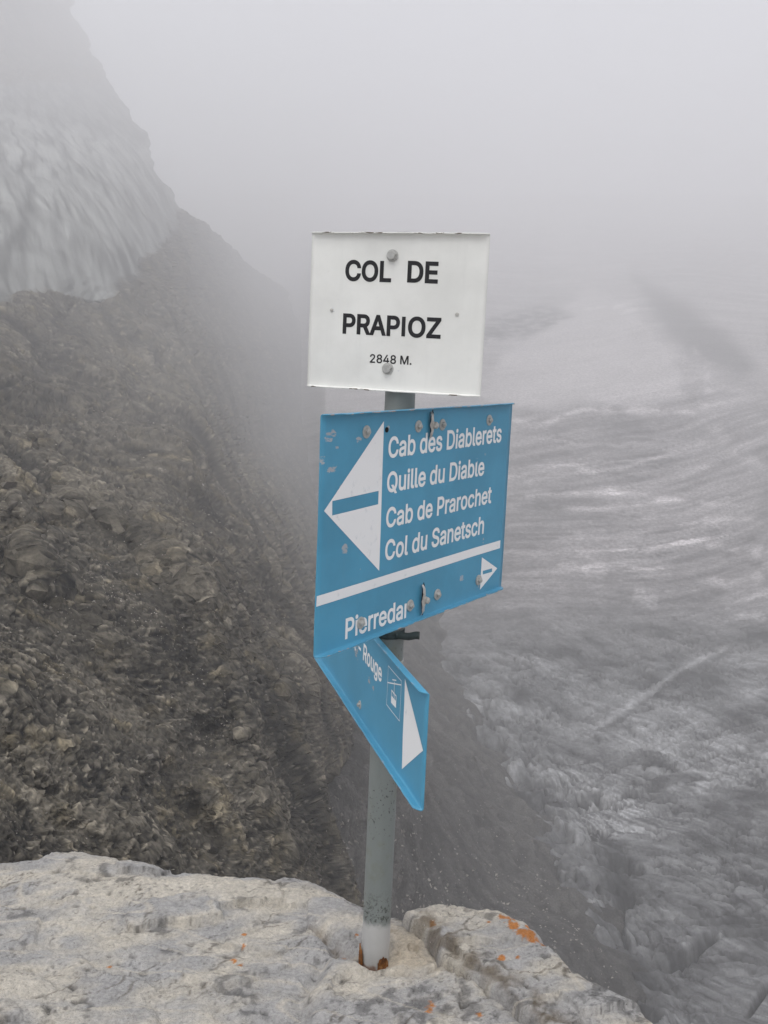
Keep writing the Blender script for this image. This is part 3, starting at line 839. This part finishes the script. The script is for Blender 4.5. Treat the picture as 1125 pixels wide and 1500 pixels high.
# pole
n = NT('pole_paint')
sep = n.t.nodes.new('ShaderNodeSeparateXYZ'); n.link(n.co, sep.inputs[0]); zc = sep.outputs['Z']
ed = n.math('ADD', zc, n.math('MULTIPLY', n.math('SUBTRACT', n.noise(30, 4), .5), .035))
foot = n.step(ed, .080, .097, 1, 0)
col = n.mix(n.step(n.noise(9, 5, .6, n.mapping((1, 1, .25))), .3, .7), (.165, .186, .180), (.225, .248, .240))
col = n.mix(n.step(n.noise(26, 5, .65), .52, .72, 0, .5), col, (.155, .165, .125))
patch = n.step(n.noise(7, 3, .5), .44, .60)
dots = n.step(n.noise(210, 3, .6, n.mapping((1, 1, .7))), .60, .67)
col = n.mix(n.math('MULTIPLY', n.math('MULTIPLY', dots, patch), .85), col, (.025, .028, .025))
moss = n.math('MULTIPLY', n.math('MULTIPLY', n.step(zc, .07, .10), n.step(zc, .17, .11)), n.step(n.noise(160, 4, .7), .50, .62, 0, .9))
col = n.mix(moss, col, (.04, .045, .035))
pal = n.mix(n.noise(22, 5, .6), (.38, .38, .37), (.50, .50, .49))
col = n.mix(foot, col, pal)
rustz = n.math('ADD', zc, n.math('MULTIPLY', n.math('SUBTRACT', n.noise(55, 4), .5), .05))
col = n.mix(n.step(rustz, .002, .016, .8, 0), col, (.15, .055, .015))
n.bump(n.noise(150, 5, .6), .2, .001)
m_pole = n.done(col, .48, 0.0, .45)
part('pole', lathe([(.0, -.055), (.025, -.055)] + [(.025, -.05 + 1.336 * k / 24) for k in range(25)] + [(.0246, 1.289), (.022, 1.290), (.021, 1.286), (.021, 1.25), (0, 1.25)], 56, 'pole'), m_pole, post, POLE)

# rusty remains of a sleeve round the foot
n = NT('rust')
col = n.mix(n.step(n.noise(70, 6, .65), .32, .68), (.075, .028, .010), (.27, .105, .025))
col = n.mix(n.step(n.noise(38, 4, .6), .56, .70), col, (.34, .20, .09))
n.bump(n.noise(120, 6, .7), .9, .003)
m_rust = n.done(col, .9)
def shell(a0, a1, z1, name, r=.0262, th=.0022, seed=1):
    rr = random.Random(seed); bm = bmesh.new(); K = 16
    cols = []
    for k in range(K + 1):
        a = math.radians(a0 + (a1 - a0) * k / K)
        top = z1 * (.78 + .22 * rr.random()) * (1 - .35 * abs(2 * k / K - 1) ** 3)
        cols.append([bm.verts.new(((r + q) * math.cos(a), (r + q) * math.sin(a), zz)) for q, zz in ((0, -.03), (th, -.03), (th * rr.uniform(.7, 1.5), top * .5), (th, top), (0, top))])
    for a, b in zip(cols, cols[1:]):
        for k in range(5):
            j = (k + 1) % 5
            bm.faces.new((a[k], b[k], b[j], a[j]))
    bm.faces.new(cols[0]); bm.faces.new(cols[-1][::-1])
    bmesh.ops.recalc_face_normals(bm, faces=bm.faces)
    me = bpy.data.meshes.new(name); bm.to_mesh(me); bm.free()
    return me
part('rust_flake', shell(-80, -35, .030, 'rust_flake', seed=2), m_rust, post, POLE, 'rust-brown flake of an old sleeve on the pole foot')
part('rust_flake', shell(160, 215, .040, 'rust_flake', r=.0275, seed=3), m_rust, post, POLE, 'rust-brown flake of an old sleeve on the pole foot')

# metals
n = NT('zinc_bolt')
n.bump(n.noise(300, 4, .6), .25, .001)
m_zinc = n.done(n.mix(n.noise(160, 5, .65), (.30, .30, .285), (.58, .58, .56)), .45, .35)
n = NT('bright_strap')
m_strap = n.done(n.mix(n.noise(110, 5, .65), (.34, .32, .29), (.70, .69, .66)), .38, .5)
n = NT('dark_strap')
m_dark = n.done(n.mix(n.noise(60, 5, .6), (.02, .035, .04), (.075, .10, .095)), .5, .3)
m_hole = NT('dark_gap').done((.012, .012, .012), .9)

def paint(name, base, spots, seed, chip=(.36, .33, .31), edge_chip=(.10, .085, .065), dirt=.12, rough=.42):
    """sheet-metal paint; object coordinates are (u, v, out of the face)"""
    n = NT(name)
    v1 = n.noise(6, 5, .6, n.mapping((1, 1, 1), (0, 0, 0), (seed, 0, 0)))
    col = n.mix(n.step(v1, .3, .7), [x * (1 - dirt) for x in base], [min(1, x * (1 + dirt * .8)) for x in base])
    col = n.mix(n.step(n.noise(70, 6, .7), .60, .78, 0, .30), col, [x * .72 + .03 for x in base])
    col = n.mix(n.step(n.noise(1.0, 5, .65, n.mapping((55, 4, 1), (0, 0, 0), (seed, 2, 0))), .52, .75, 0, .22), col, [x * .78 + .045 for x in base])
    scr = n.noise(110, 5, .7, n.mapping((.55, 1.3, 1), (0, 0, .5)))
    mask = None
    for (u, v, r, sx) in spots:
        d = n.dist_to((u, v, 0), (1 / (r * sx), 1 / r, 0))
        k = n.step(d, .25, 1.0, 1, 0)
        mask = k if mask is None else n.math('MAXIMUM', mask, k)
    if mask is not None:
        s_ = n.step(n.math('ADD', scr, n.math('MULTIPLY', mask, .24)), .68, .76)
        s_ = n.math('MULTIPLY', s_, n.step(mask, .05, .3))
        col = n.mix(n.math('MULTIPLY', s_, .85), col, chip)
    rare = n.step(n.noise(42, 3, .5, n.mapping((1, 1, 1), (0, 0, 0), (seed * 3, 7, 0))), .745, .775, 0, .7)
    col = n.mix(rare, col, chip)
    e = n.attr('edge', 'Fac')
    ec = n.step(n.math('ADD', n.math('MULTIPLY', n.noise(34, 5, .7, n.mapping((1, 3, 3))), 1.0), n.math('MULTIPLY', e, .28)), .82, .87)
    col = n.mix(n.math('MULTIPLY', ec, n.step(e, .15, .4)), col, edge_chip)
    n.bump(n.noise(90, 4, .6), .12, .001)
    return n.done(col, rough, 0.0, .4)

def warp(u, v, seed):
    Q = np.c_[np.ravel(u) / .16, np.ravel(v) / .16, np.full(np.size(u), seed * 7.3)]
    return .0011 * noise(Q, 300 + seed) + .0004 * noise(Q * 3, 310 + seed)

def panel(name, u0, u1, h, fl, seed, r=.003, ch=.011):
    """folded sheet: face with a lip bent forward along the top and the bottom"""
    prof = []                                   # (v, out, edge, inset)
    nv = 26
    bend = [(h / 2 - r + r * math.sin(t), r - r * math.cos(t)) for t in (0, .4, .8, 1.2, math.pi / 2)]
    lip = [(h / 2, r + (fl - r) * k / 4) for k in (1, 2, 3, 4)]
    ins = lambda q: max(0, q - fl * .30) / (fl * .70) * ch
    for v, q in reversed(bend + lip): prof.append((v, q, q / fl, ins(q)))
    for k in range(1, nv): prof.append((h / 2 - r - (h - 2 * r) * k / nv, 0, 0, 0))
    for v, q in bend + lip: prof.append((-v, q, q / fl, ins(q)))
    nu = 46
    V = []; E = []
    for v, q, e, i in prof:
        uu_ = np.linspace(u0 + i, u1 - i, nu)
        w_ = warp(uu_, np.full(nu, v), seed) * (1 if q == 0 else .6)
        ripple = .0009 * noise(np.c_[uu_ / .022, np.full(nu, v * 9), np.zeros(nu)], 330 + seed) * e
        V += [(a, v + c_, q + b) for a, b, c_ in zip(uu_, w_, ripple)]
        side_e = np.clip(1 - np.minimum(uu_ - u0, u1 - uu_) / .006, 0, 1) * .55
        E += list(np.maximum(e, side_e))
    me = grid_mesh(name, np.array(V), len(prof), nu, None, True, {'edge': E})
    return me

def frame(C, u, v, nn):
    C = np.array(C) + np.array([0, 0, CAM_Z]) - BASE
    return Matrix(((u[0], v[0], nn[0], C[0]), (u[1], v[1], nn[1], C[1]), (u[2], v[2], nn[2], C[2]), (0, 0, 0, 1)))
FW = frame([.01084, 1.6378, .07323], [.94041, -.33885, -.02848], [.02401, -.01739, .99956], [-.3392, -.94068, -.00822])
FB = frame([.06857, 1.65676, -.25461], [.56215, .82702, .00428], [.0197, -.01857, .99963], [.8268, -.56186, -.02673])
FL = frame([-.01847, 1.66774, -.54576], [.28031, -.95924, -.03577], [.02515, -.02991, .99924], [-.95958, -.281, .01574])

def make_panel(name, label, fr, u0, u1, h, fl, seed, mat):
    o = part(name, panel(name, u0, u1, h, fl, seed), mat, post, fr, label)
    sol = o.modifiers.new('thickness', 'SOLIDIFY'); sol.thickness = .0018; sol.offset = 0
    return o

# lettering ----------------------------------------------------------
FONT = None
try:
    import os
    FONT = bpy.data.fonts.load(os.path.join(bpy.utils.system_resource('DATAFILES'), 'fonts', 'Inter.woff2'))
except Exception:
    FONT = None

def embolden(me, w):
    """push every outline outward by w (mitred)"""
    bm = bmesh.new(); bm.from_mesh(me)
    bmesh.ops.remove_doubles(bm, verts=bm.verts, dist=1e-6)
    acc = {}
    for e in bm.edges:
        if len(e.link_faces) != 1: continue
        a, b = e.verts; t = (b.co - a.co); nrm = Vector((t.y, -t.x, 0)).normalized()
        mid_ = e.link_faces[0].calc_center_median() - a.co
        if mid_.dot(nrm) > 0: nrm = -nrm
        for v in (a, b): acc.setdefault(v, []).append(nrm)
    for v, ns in acc.items():
        m_ = sum(ns, Vector()) 
        if m_.length < 1e-6: continue
        m_.normalize()
        v.co += m_ * w / max(.5, m_.dot(ns[0]))
    bm.to_mesh(me); bm.free()

def fill_outline(me):
    """fill overlapping glyph outlines by the non-zero rule"""
    co = [Vector((v.co.x, v.co.y)) for v in me.vertices]
    nxt = {}
    for e in me.edges:
        a, b = e.vertices
        if abs(a - b) == 1: nxt[min(a, b)] = max(a, b)
        else: nxt[max(a, b)] = min(a, b)
    A_ = np.array([co[a] for a in nxt]); B_ = np.array([co[b] for b in nxt.values()])
    vo, eo, fo = mathutils_geometry.delaunay_2d_cdt(co, list(nxt.items()), [], 0, 1e-6)[:3]
    keep_ = []
    for f in fo:
        c_ = (vo[f[0]] + vo[f[1]] + vo[f[2]]) / 3
        up_ = (A_[:, 1] <= c_.y) & (B_[:, 1] > c_.y); dn_ = (A_[:, 1] > c_.y) & (B_[:, 1] <= c_.y)
        left = (B_[:, 0] - A_[:, 0]) * (c_.y - A_[:, 1]) - (c_.x - A_[:, 0]) * (B_[:, 1] - A_[:, 1])
        if int((up_ & (left > 0)).sum()) - int((dn_ & (left < 0)).sum()) != 0: keep_.append(f)
    me.clear_geometry()
    used_ = sorted({i for f in keep_ for i in f}); rm = {v: i for i, v in enumerate(used_)}
    me.from_pydata([(vo[i].x, vo[i].y, 0) for i in used_], [], [[rm[i] for i in f] for f in keep_])
    me.update()

def text_mesh(s, weight=.0):
    cu = bpy.data.curves.new('lettering', 'FONT')
    cu.body = s; cu.size = 1.0; cu.resolution_u = 5
    cu.fill_mode = 'NONE'
    if FONT: cu.font = FONT
    ob = bpy.data.objects.new('lettering', cu); COL.objects.link(ob)
    dg = bpy.context.evaluated_depsgraph_get(); dg.update()
    me = bpy.data.meshes.new_from_object(ob.evaluated_get(dg))
    bpy.data.objects.remove(ob); bpy.data.curves.remove(cu)
    fill_outline(me)
    if weight: embolden(me, weight)
    return me
_H = text_mesh('H')
_hv = [v.co.y for v in _H.vertices]; CAPH = max(_hv) - min(_hv)

def lettering(s, u0, v0, u1, v1, cap, mat, parent, seed, weight=.018):
    """s from (u0,v0) to (u1,v1) along its baseline"""
    me = text_mesh(s, weight)
    co = np.array([v.co[:] for v in me.vertices])
    x0, x1 = co[:, 0].min(), co[:, 0].max()
    k = (co[:, 0] - x0) / (x1 - x0)
    U = u0 + (u1 - u0) * k; V_ = v0 + (v1 - v0) * k + co[:, 1] * cap / CAPH
    O = warp(U, V_, seed) + .0013
    me.vertices.foreach_set('co', np.c_[U, V_, O].astype(np.float32).ravel()); me.update()
    return part('lettering', me, mat, parent)

def flat(name, poly, mat, parent, seed, out=.0013, cut=.02, hole=None):
    bm = bmesh.new()
    if hole is None:
        bm.faces.new([bm.verts.new((u, v, 0)) for u, v in poly])
    else:
        a = [bm.verts.new((u, v, 0)) for u, v in poly]; b = [bm.verts.new((u, v, 0)) for u, v in hole]
        eds = [bm.edges.new((a[i], a[(i + 1) % len(a)])) for i in range(len(a))] + [bm.edges.new((b[i], b[(i + 1) % len(b)])) for i in range(len(b))]
        bmesh.ops.triangle_fill(bm, edges=eds, use_beauty=True)
    bmesh.ops.triangulate(bm, faces=bm.faces)
    for _ in range(7):
        long = [e for e in bm.edges if e.calc_length() > cut]
        if not long: break
        bmesh.ops.subdivide_edges(bm, edges=long, cuts=1)
        bmesh.ops.triangulate(bm, faces=bm.faces)
    bm.normal_update()
    for v in bm.verts: v.co.z = warp([v.co.x], [v.co.y], seed)[0] + out
    for f in bm.faces:
        if f.normal.z < 0: f.normal_flip()
    me = bpy.data.meshes.new(name); bm.to_mesh(me); bm.free()
    return part(name, me, mat, parent)

def bolt_mesh(name, wash_r, head_r, head_h, sides=6, turn=0.3, nut=True):
    bm = bmesh.new()
    def cyl(r, z0, z1, seg, rot=0, bev=.0):
        rings = []
        for rr, zz in ((r, z0), (r, z1 - bev), (r - bev, z1)):
            rings.append([bm.verts.new((rr * math.cos(rot + 6.28318 * k / seg), rr * math.sin(rot + 6.28318 * k / seg), zz)) for k in range(seg)])
        for a, b in zip(rings, rings[1:]):
            for k in range(seg): bm.faces.new((a[k], a[(k + 1) % seg], b[(k + 1) % seg], b[k]))
        bm.faces.new(rings[-1])
    cyl(wash_r, -.0005, .0018, 28, 0, .0005)
    cyl(head_r, .0017, .0017 + head_h, sides, turn, .0009)
    if nut: cyl(head_r * .52, .0016 + head_h, .0030 + head_h, 14, 0, .0004)
    me = bpy.data.meshes.new(name); bm.to_mesh(me); bm.free()
    return me

# --- white name plate
m_white = paint('white_paint', (.74, .745, .715), [(-.109, .0013, .007, 1.2), (.1036, .0015, .006, 1)], 1, chip=(.60, .62, .63), edge_chip=(.12, .10, .07), dirt=.08, rough=.45)
m_black = NT('black_lettering').done((.018, .018, .020), .5)
plate = make_panel('name_plate', 'white metal plate reading COL DE PRAPIOZ 2848 M. in black', FW, -.1489, .1489, .2477, .0085, 1, m_white)
lettering('COL', -.0882, .0502, -.0087, .0494, .0300, m_black, plate, 1, weight=.026)
lettering('DE', .0181, .0500, .0690, .0492, .0305, m_black, plate, 1, weight=.026)
lettering('PRAP', -.0888, -.0342, .0097, -.0351, .0296, m_black, plate, 1, weight=.026)
flat('lettering', [(.0130, -.0360), (.0193, -.03605), (.0190, -.0050), (.0127, -.00495)], m_black, plate, 1)
lettering('OZ', .0236, -.0353, .0786, -.0358, .0296, m_black, plate, 1, weight=.026)
lettering('2848 M.', -.0391, -.0799, .0325, -.0800, .0132, m_black, plate, 1, weight=0.014)
bm_hex = bolt_mesh('bolt', .0095, .0076, .0065, 6, .2, False)
bm_hex.materials.append(m_zinc)
for u, v in ((-.0082, .0896), (-.0075, -.0882)):
    part('bolt', bm_hex, None, plate, Matrix.Translation((u, v, .0012)))
bm_riv = bolt_mesh('rivet', .0028, .0014, .0008, 10, 0, False); bm_riv.materials.append(m_strap)
for u, v in ((-.1094, .0013), (.1036, .0015)):
    part('rivet', bm_riv, None, plate, Matrix.Translation((u, v, .0008)))

# --- blue direction sign
BLUE = (.072, .298, .462)
m_blue = paint('blue_paint', BLUE, [(-.2698, .1469, .016, 1.7), (-.2649, .0991, .010, 2.6), (-.2849, .1125, .012, 1), (-.199, .1369, .010, 1.2), (-.2518, .1295, .008, 1), (-.121, .152, .008, 1), (.1345, -.1319, .010, 1.6), (-.2232, -.0236, .014, 1), (.1968, .0884, .006, 1), (.2082, -.0743, .008, 1), (-.24, .066, .012, 1.6)], 2, chip=(.42, .41, .42), edge_chip=(.40, .33, .30), dirt=.10)
n = NT('white_lettering')
c = n.mix(n.step(n.noise(60, 5, .65), .58, .74, 0, .45), (.84, .845, .85), (.52, .56, .60))
m_wl = n.done(c, .5)
board = make_panel('direction_sign', 'large blue sign with a left arrow listing four destinations and Pierredar', FB, -.2902, .2902, .3543, .0115, 2, m_blue)
flat('arrow', [(-.2789, .0391), (-.1318, -.0738), (-.1345, .1618)], m_wl, board, 2, hole=[(-.2600, .0514), (-.1419, .0545), (-.1420, .0335), (-.2592, .0301)])
flat('stripe', [(-.2894, -.1008), (.2743, -.0978), (.2743, -.0825), (-.2889, -.085)], m_wl, board, 2)
flat('arrow', [(.2063, -.1052), (.2056, -.1669), (.2684, -.1363)], m_wl, board, 2, hole=[(.2126, -.1322), (.2134, -.1390), (.2482, -.1398), (.2473, -.1328)])
lettering('Cab des Diablerets', -.1193, .1043, .2535, .1075, .0310, m_wl, board, 2)
dl = lettering('Quille du Diable', -.1193, .0498, .1940, .0505, .0305, m_wl, board, 2)
lettering('Cab de Prarochet', -.1181, -.0066, .2285, -.0045, .0302, m_wl, board, 2)
lettering('Col du Sanetsch', -.1172, -.0595, .2070, -.0595, .0312, m_wl, board, 2)
lettering('Pierredar', -.2163, -.1655, -.0385, -.1672, .0305, m_wl, board, 2)
# a chip in the paint of one letter
m_chip = NT('bare_patch').done((.28, .33, .37), .7)
rr = random.Random(5)
flat('paint_chip', [(.1618 + .0052 * (.6 + .5 * rr.random()) * math.cos(a * .7), .0785 + .0042 * (.6 + .5 * rr.random()) * math.sin(a * .7)) for a in range(9)], m_blue, board, 2, out=.0019)
bm_sq = bolt_mesh('bolt', .0098, .0052, .0046, 6, .35, True); bm_sq.materials.append(m_zinc)
for u, v in ((-.1807, .1476), (-.036, .1491), (.0386, .1484), (.2019, .1492), (.197, -.1468), (.0505, -.1467), (-.0361, -.149), (-.177, -.149)):
    part('bolt', bm_sq, None, board, Matrix.Translation((u, v, .0012)) @ Matrix.Rotation(u * 9, 4, 'Z'))
part('screw_hole', bolt_mesh('screw_hole', .0042, .0022, .0004, 12, 0, False), m_hole, board, Matrix.Translation((-.1259, .148, .0004)))
# straps that burst through the sheet at the two fixing slots
def strap(name, vlo, vhi, seed):
    rr = random.Random(seed); bm = bmesh.new(); K = 14; rows = []
    for k in range(K + 1):
        t = k / K
        b = .0075 * math.sin(math.pi * t) ** .6 * (1 - .55 * math.exp(-((t - .5) / .13) ** 2)) + rr.uniform(-.0007, .0007)
        w_ = .0068 * (.55 + .45 * math.sin(math.pi * t)) + rr.uniform(-.0009, .0009)
        vv = vlo + (vhi - vlo) * t; off = rr.uniform(-.0008, .0008)
        rows.append([bm.verts.new((off + w_ * q, vv, b * (1 - .35 * q * q) + .0005 + (.002 if q < -.5 else 0))) for q in (-1, -.4, .3, 1)])
    for a, b in zip(rows, rows[1:]):
        for k in range(3): bm.faces.new((a[k], a[k + 1], b[k + 1], b[k])).smooth = True
    me = bpy.data.meshes.new(name); bm.to_mesh(me); bm.free()
    return me
def slit(u, vlo, vhi, seed):
    rr = random.Random(seed); L = []; Rr = []
    for k in range(9):
        t = k / 8; w_ = .0050 * math.sin(math.pi * min(1, max(0, t))) ** .6 + .0006
        L.append((u - w_ * rr.uniform(.7, 1), vlo + (vhi - vlo) * t)); Rr.append((u + w_ * rr.uniform(.8, 1.25), vlo + (vhi - vlo) * t))
    return L + Rr[::-1]
bm_nut = bolt_mesh('strap_bolt', .0062, .0058, .0052, 6, .5, True); bm_nut.materials.append(m_strap)
for u, vlo, vhi, vb, sd_ in ((.0012, .1275, .1715, .149, 1), (.0008, -.1735, -.120, -.1475, 4)):
    flat('slit', slit(u + .0048, vlo - .002, vhi + .003, sd_), m_hole, board, 2, out=.0012)
    part('strap', strap('strap', vlo, vhi, sd_), m_strap, board, Matrix.Translation((u - .0015, 0, .0012)))
    part('strap_bolt', bm_nut, None, board, Matrix.Translation((u + .006, vb, .0045)))
# back rails bolted to the sheet
def bar(name, a, b, hw, ht):
    bm = bmesh.new(); bmesh.ops.create_cube(bm, size=1)
    for v in bm.verts: v.co = Vector((a + (v.co.x + .5) * (b - a), v.co.y * hw * 2, v.co.z * ht * 2))
    bmesh.ops.bevel(bm, geom=list(bm.edges), offset=.0012, segments=2, affect='EDGES')
    me = bpy.data.meshes.new(name); bm.to_mesh(me); bm.free()
    return me
for v in (.149, -.148):
    part('rail', bar('rail', -.20, .225, .013, .0075), m_zinc, board, Matrix.Translation((0, v, -.0098)))

# --- lower blue sign, seen almost edge-on
m_blue2 = paint('blue_paint_lower', BLUE, [(-.09, .02, .02, 1.2), (-.11, .045, .02, 1), (.0, .0, .012, 1), (.03, -.005, .012, 1)], 5, chip=(.42, .36, .34), edge_chip=(.22, .34, .44), dirt=.08)
low = make_panel('arrow_sign', 'lower blue sign reading Rouge with cable car symbol and white arrow, edge-on', FL, -.39, .3068, .1787, .0125, 3, m_blue2)
flat('arrow', [(.1977, .0728), (.203, -.0721), (.2975, -.0005)], m_wl, low, 3)
lettering('Scex', -.196, .0219, -.092, .0219, .0280, m_wl, low, 3)
lettering('-', -.0757, .0219, -.0600, .0219, .0280, m_wl, low, 3)
lettering('Rouge', -.0442, .0219, .0744, .0219, .0285, m_wl, low, 3)
m_line = m_wl
def bars(name, segs, w_, parent, seed):
    bm = bmesh.new()
    for (a, b, c_, d_) in segs:
        dx, dy = c_ - a, d_ - b; L = math.hypot(dx, dy); nx, ny = -dy / L * w_, dx / L * w_; ex_, ey_ = dx / L * w_, dy / L * w_
        K = 4
        lo = [bm.verts.new((a - ex_ + (dx + 2 * ex_) * k / K + nx, b - ey_ + (dy + 2 * ey_) * k / K + ny, 0)) for k in range(K + 1)]
        hi = [bm.verts.new((a - ex_ + (dx + 2 * ex_) * k / K - nx, b - ey_ + (dy + 2 * ey_) * k / K - ny, 0)) for k in range(K + 1)]
        for k in range(K): bm.faces.new((hi[k], hi[k + 1], lo[k + 1], lo[k]))
    for v in bm.verts: v.co.z = warp([v.co.x], [v.co.y], seed)[0] + .0012
    me = bpy.data.meshes.new(name); bm.to_mesh(me); bm.free()
    return part(name, me, m_line, parent)
x0, x1, y0, y1 = .1090, .1800, -.003, .0625
bars('symbol_frame', [(x0, y0, x1, y0), (x1, y0, x1, y1), (x1, y1, x0, y1), (x0, y1, x0, y0)], .0006, low, 3)
bars('cable', [(x0, .0343, x1, .0560)], .0009, low, 3)
bars('hanger', [(.1356, .0485, .1540, .0541), (.1455, .0480, .1465, .0316)], .0009, low, 3)
flat('cabin', [(.1320, .0312), (.1330, .0095), (.1600, .0105), (.1590, .0305)], m_wl, low, 3, hole=[(.1345, .0290), (.1347, .0215), (.1570, .0215), (.1568, .0285)])
bars('cabin_window_bar', [(.1420, .0218, .1418, .0290), (.1495, .0218, .1493, .0290)], .0008, low, 3)
part('bolt', bm_sq, None, low, Matrix.Translation((-.0499, -.0649, .0012)) @ Matrix.Scale(.8, 4))
part('rail', bar('rail', -.1, .1, .013, .0022), m_zinc, low, Matrix.Translation((0, .03, -.0038)))

# --- steel bands round the pole
def band(t, h_, mat, name='band', label=None):
    return part(name, lathe([(.0251, -h_ / 2), (.0264, -h_ / 2), (.0264, -h_ * .2), (.0259, 0), (.0264, h_ * .2), (.0264, h_ / 2), (.0251, h_ / 2)], 40, name), mat, post, POLE @ Matrix.Translation((0, 0, t)), label)
b = band(.627, .013, m_dark, label='dark steel band with a loose end sticking out')
bm = bmesh.new(); rows = []
for k in range(13):
    t = k / 12; x = .010 + .0415 * t; y = -.0262 + .004 * t + .016 * t * t; dz = -.0045 * t * t + .001 * math.sin(t * 9)
    rows.append([bm.verts.new((x, y, zz + dz)) for zz in (-.0062, .0062 + .0015 * t)])
for a, c_ in zip(rows, rows[1:]):
    bm.faces.new((a[0], c_[0], c_[1], a[1])).smooth = True
me = bpy.data.meshes.new('band_end'); bm.to_mesh(me); bm.free()
o = part('band_end', me, m_dark, b)
o.modifiers.new('thickness', 'SOLIDIFY').thickness = .0009
for t in (.983, .686, .573):
    band(t, .012, m_zinc)
for t in (1.25, 1.073):
    band(t, .014, m_zinc)

# ------------------------------------------------------------------ the cloud we stand in
def box_mesh(name, lo, hi):
    bm = bmesh.new()
    bmesh.ops.create_cube(bm, size=1)
    for v in bm.verts:
        v.co = Vector([lo[k] + (v.co[k] + .5) * (hi[k] - lo[k]) for k in range(3)])
    me = bpy.data.meshes.new(name); bm.to_mesh(me); bm.free()
    return me
mz = bpy.data.materials.new('haze'); mz.use_nodes = True
t = mz.node_tree; t.nodes.clear()
pv = t.nodes.new('ShaderNodeVolumePrincipled'); out = t.nodes.new('ShaderNodeOutputMaterial')
pv.inputs['Color'].default_value = (.928, .925, .940, 1)
pv.inputs['Density'].default_value = HAZE_DENSITY
pv.inputs['Anisotropy'].default_value = 0.0
t.links.new(pv.outputs[0], out.inputs['Volume'])
link('haze', box_mesh('haze', (-1200, -450, -82), (1200, 1600, 185)), mz, kind='stuff')
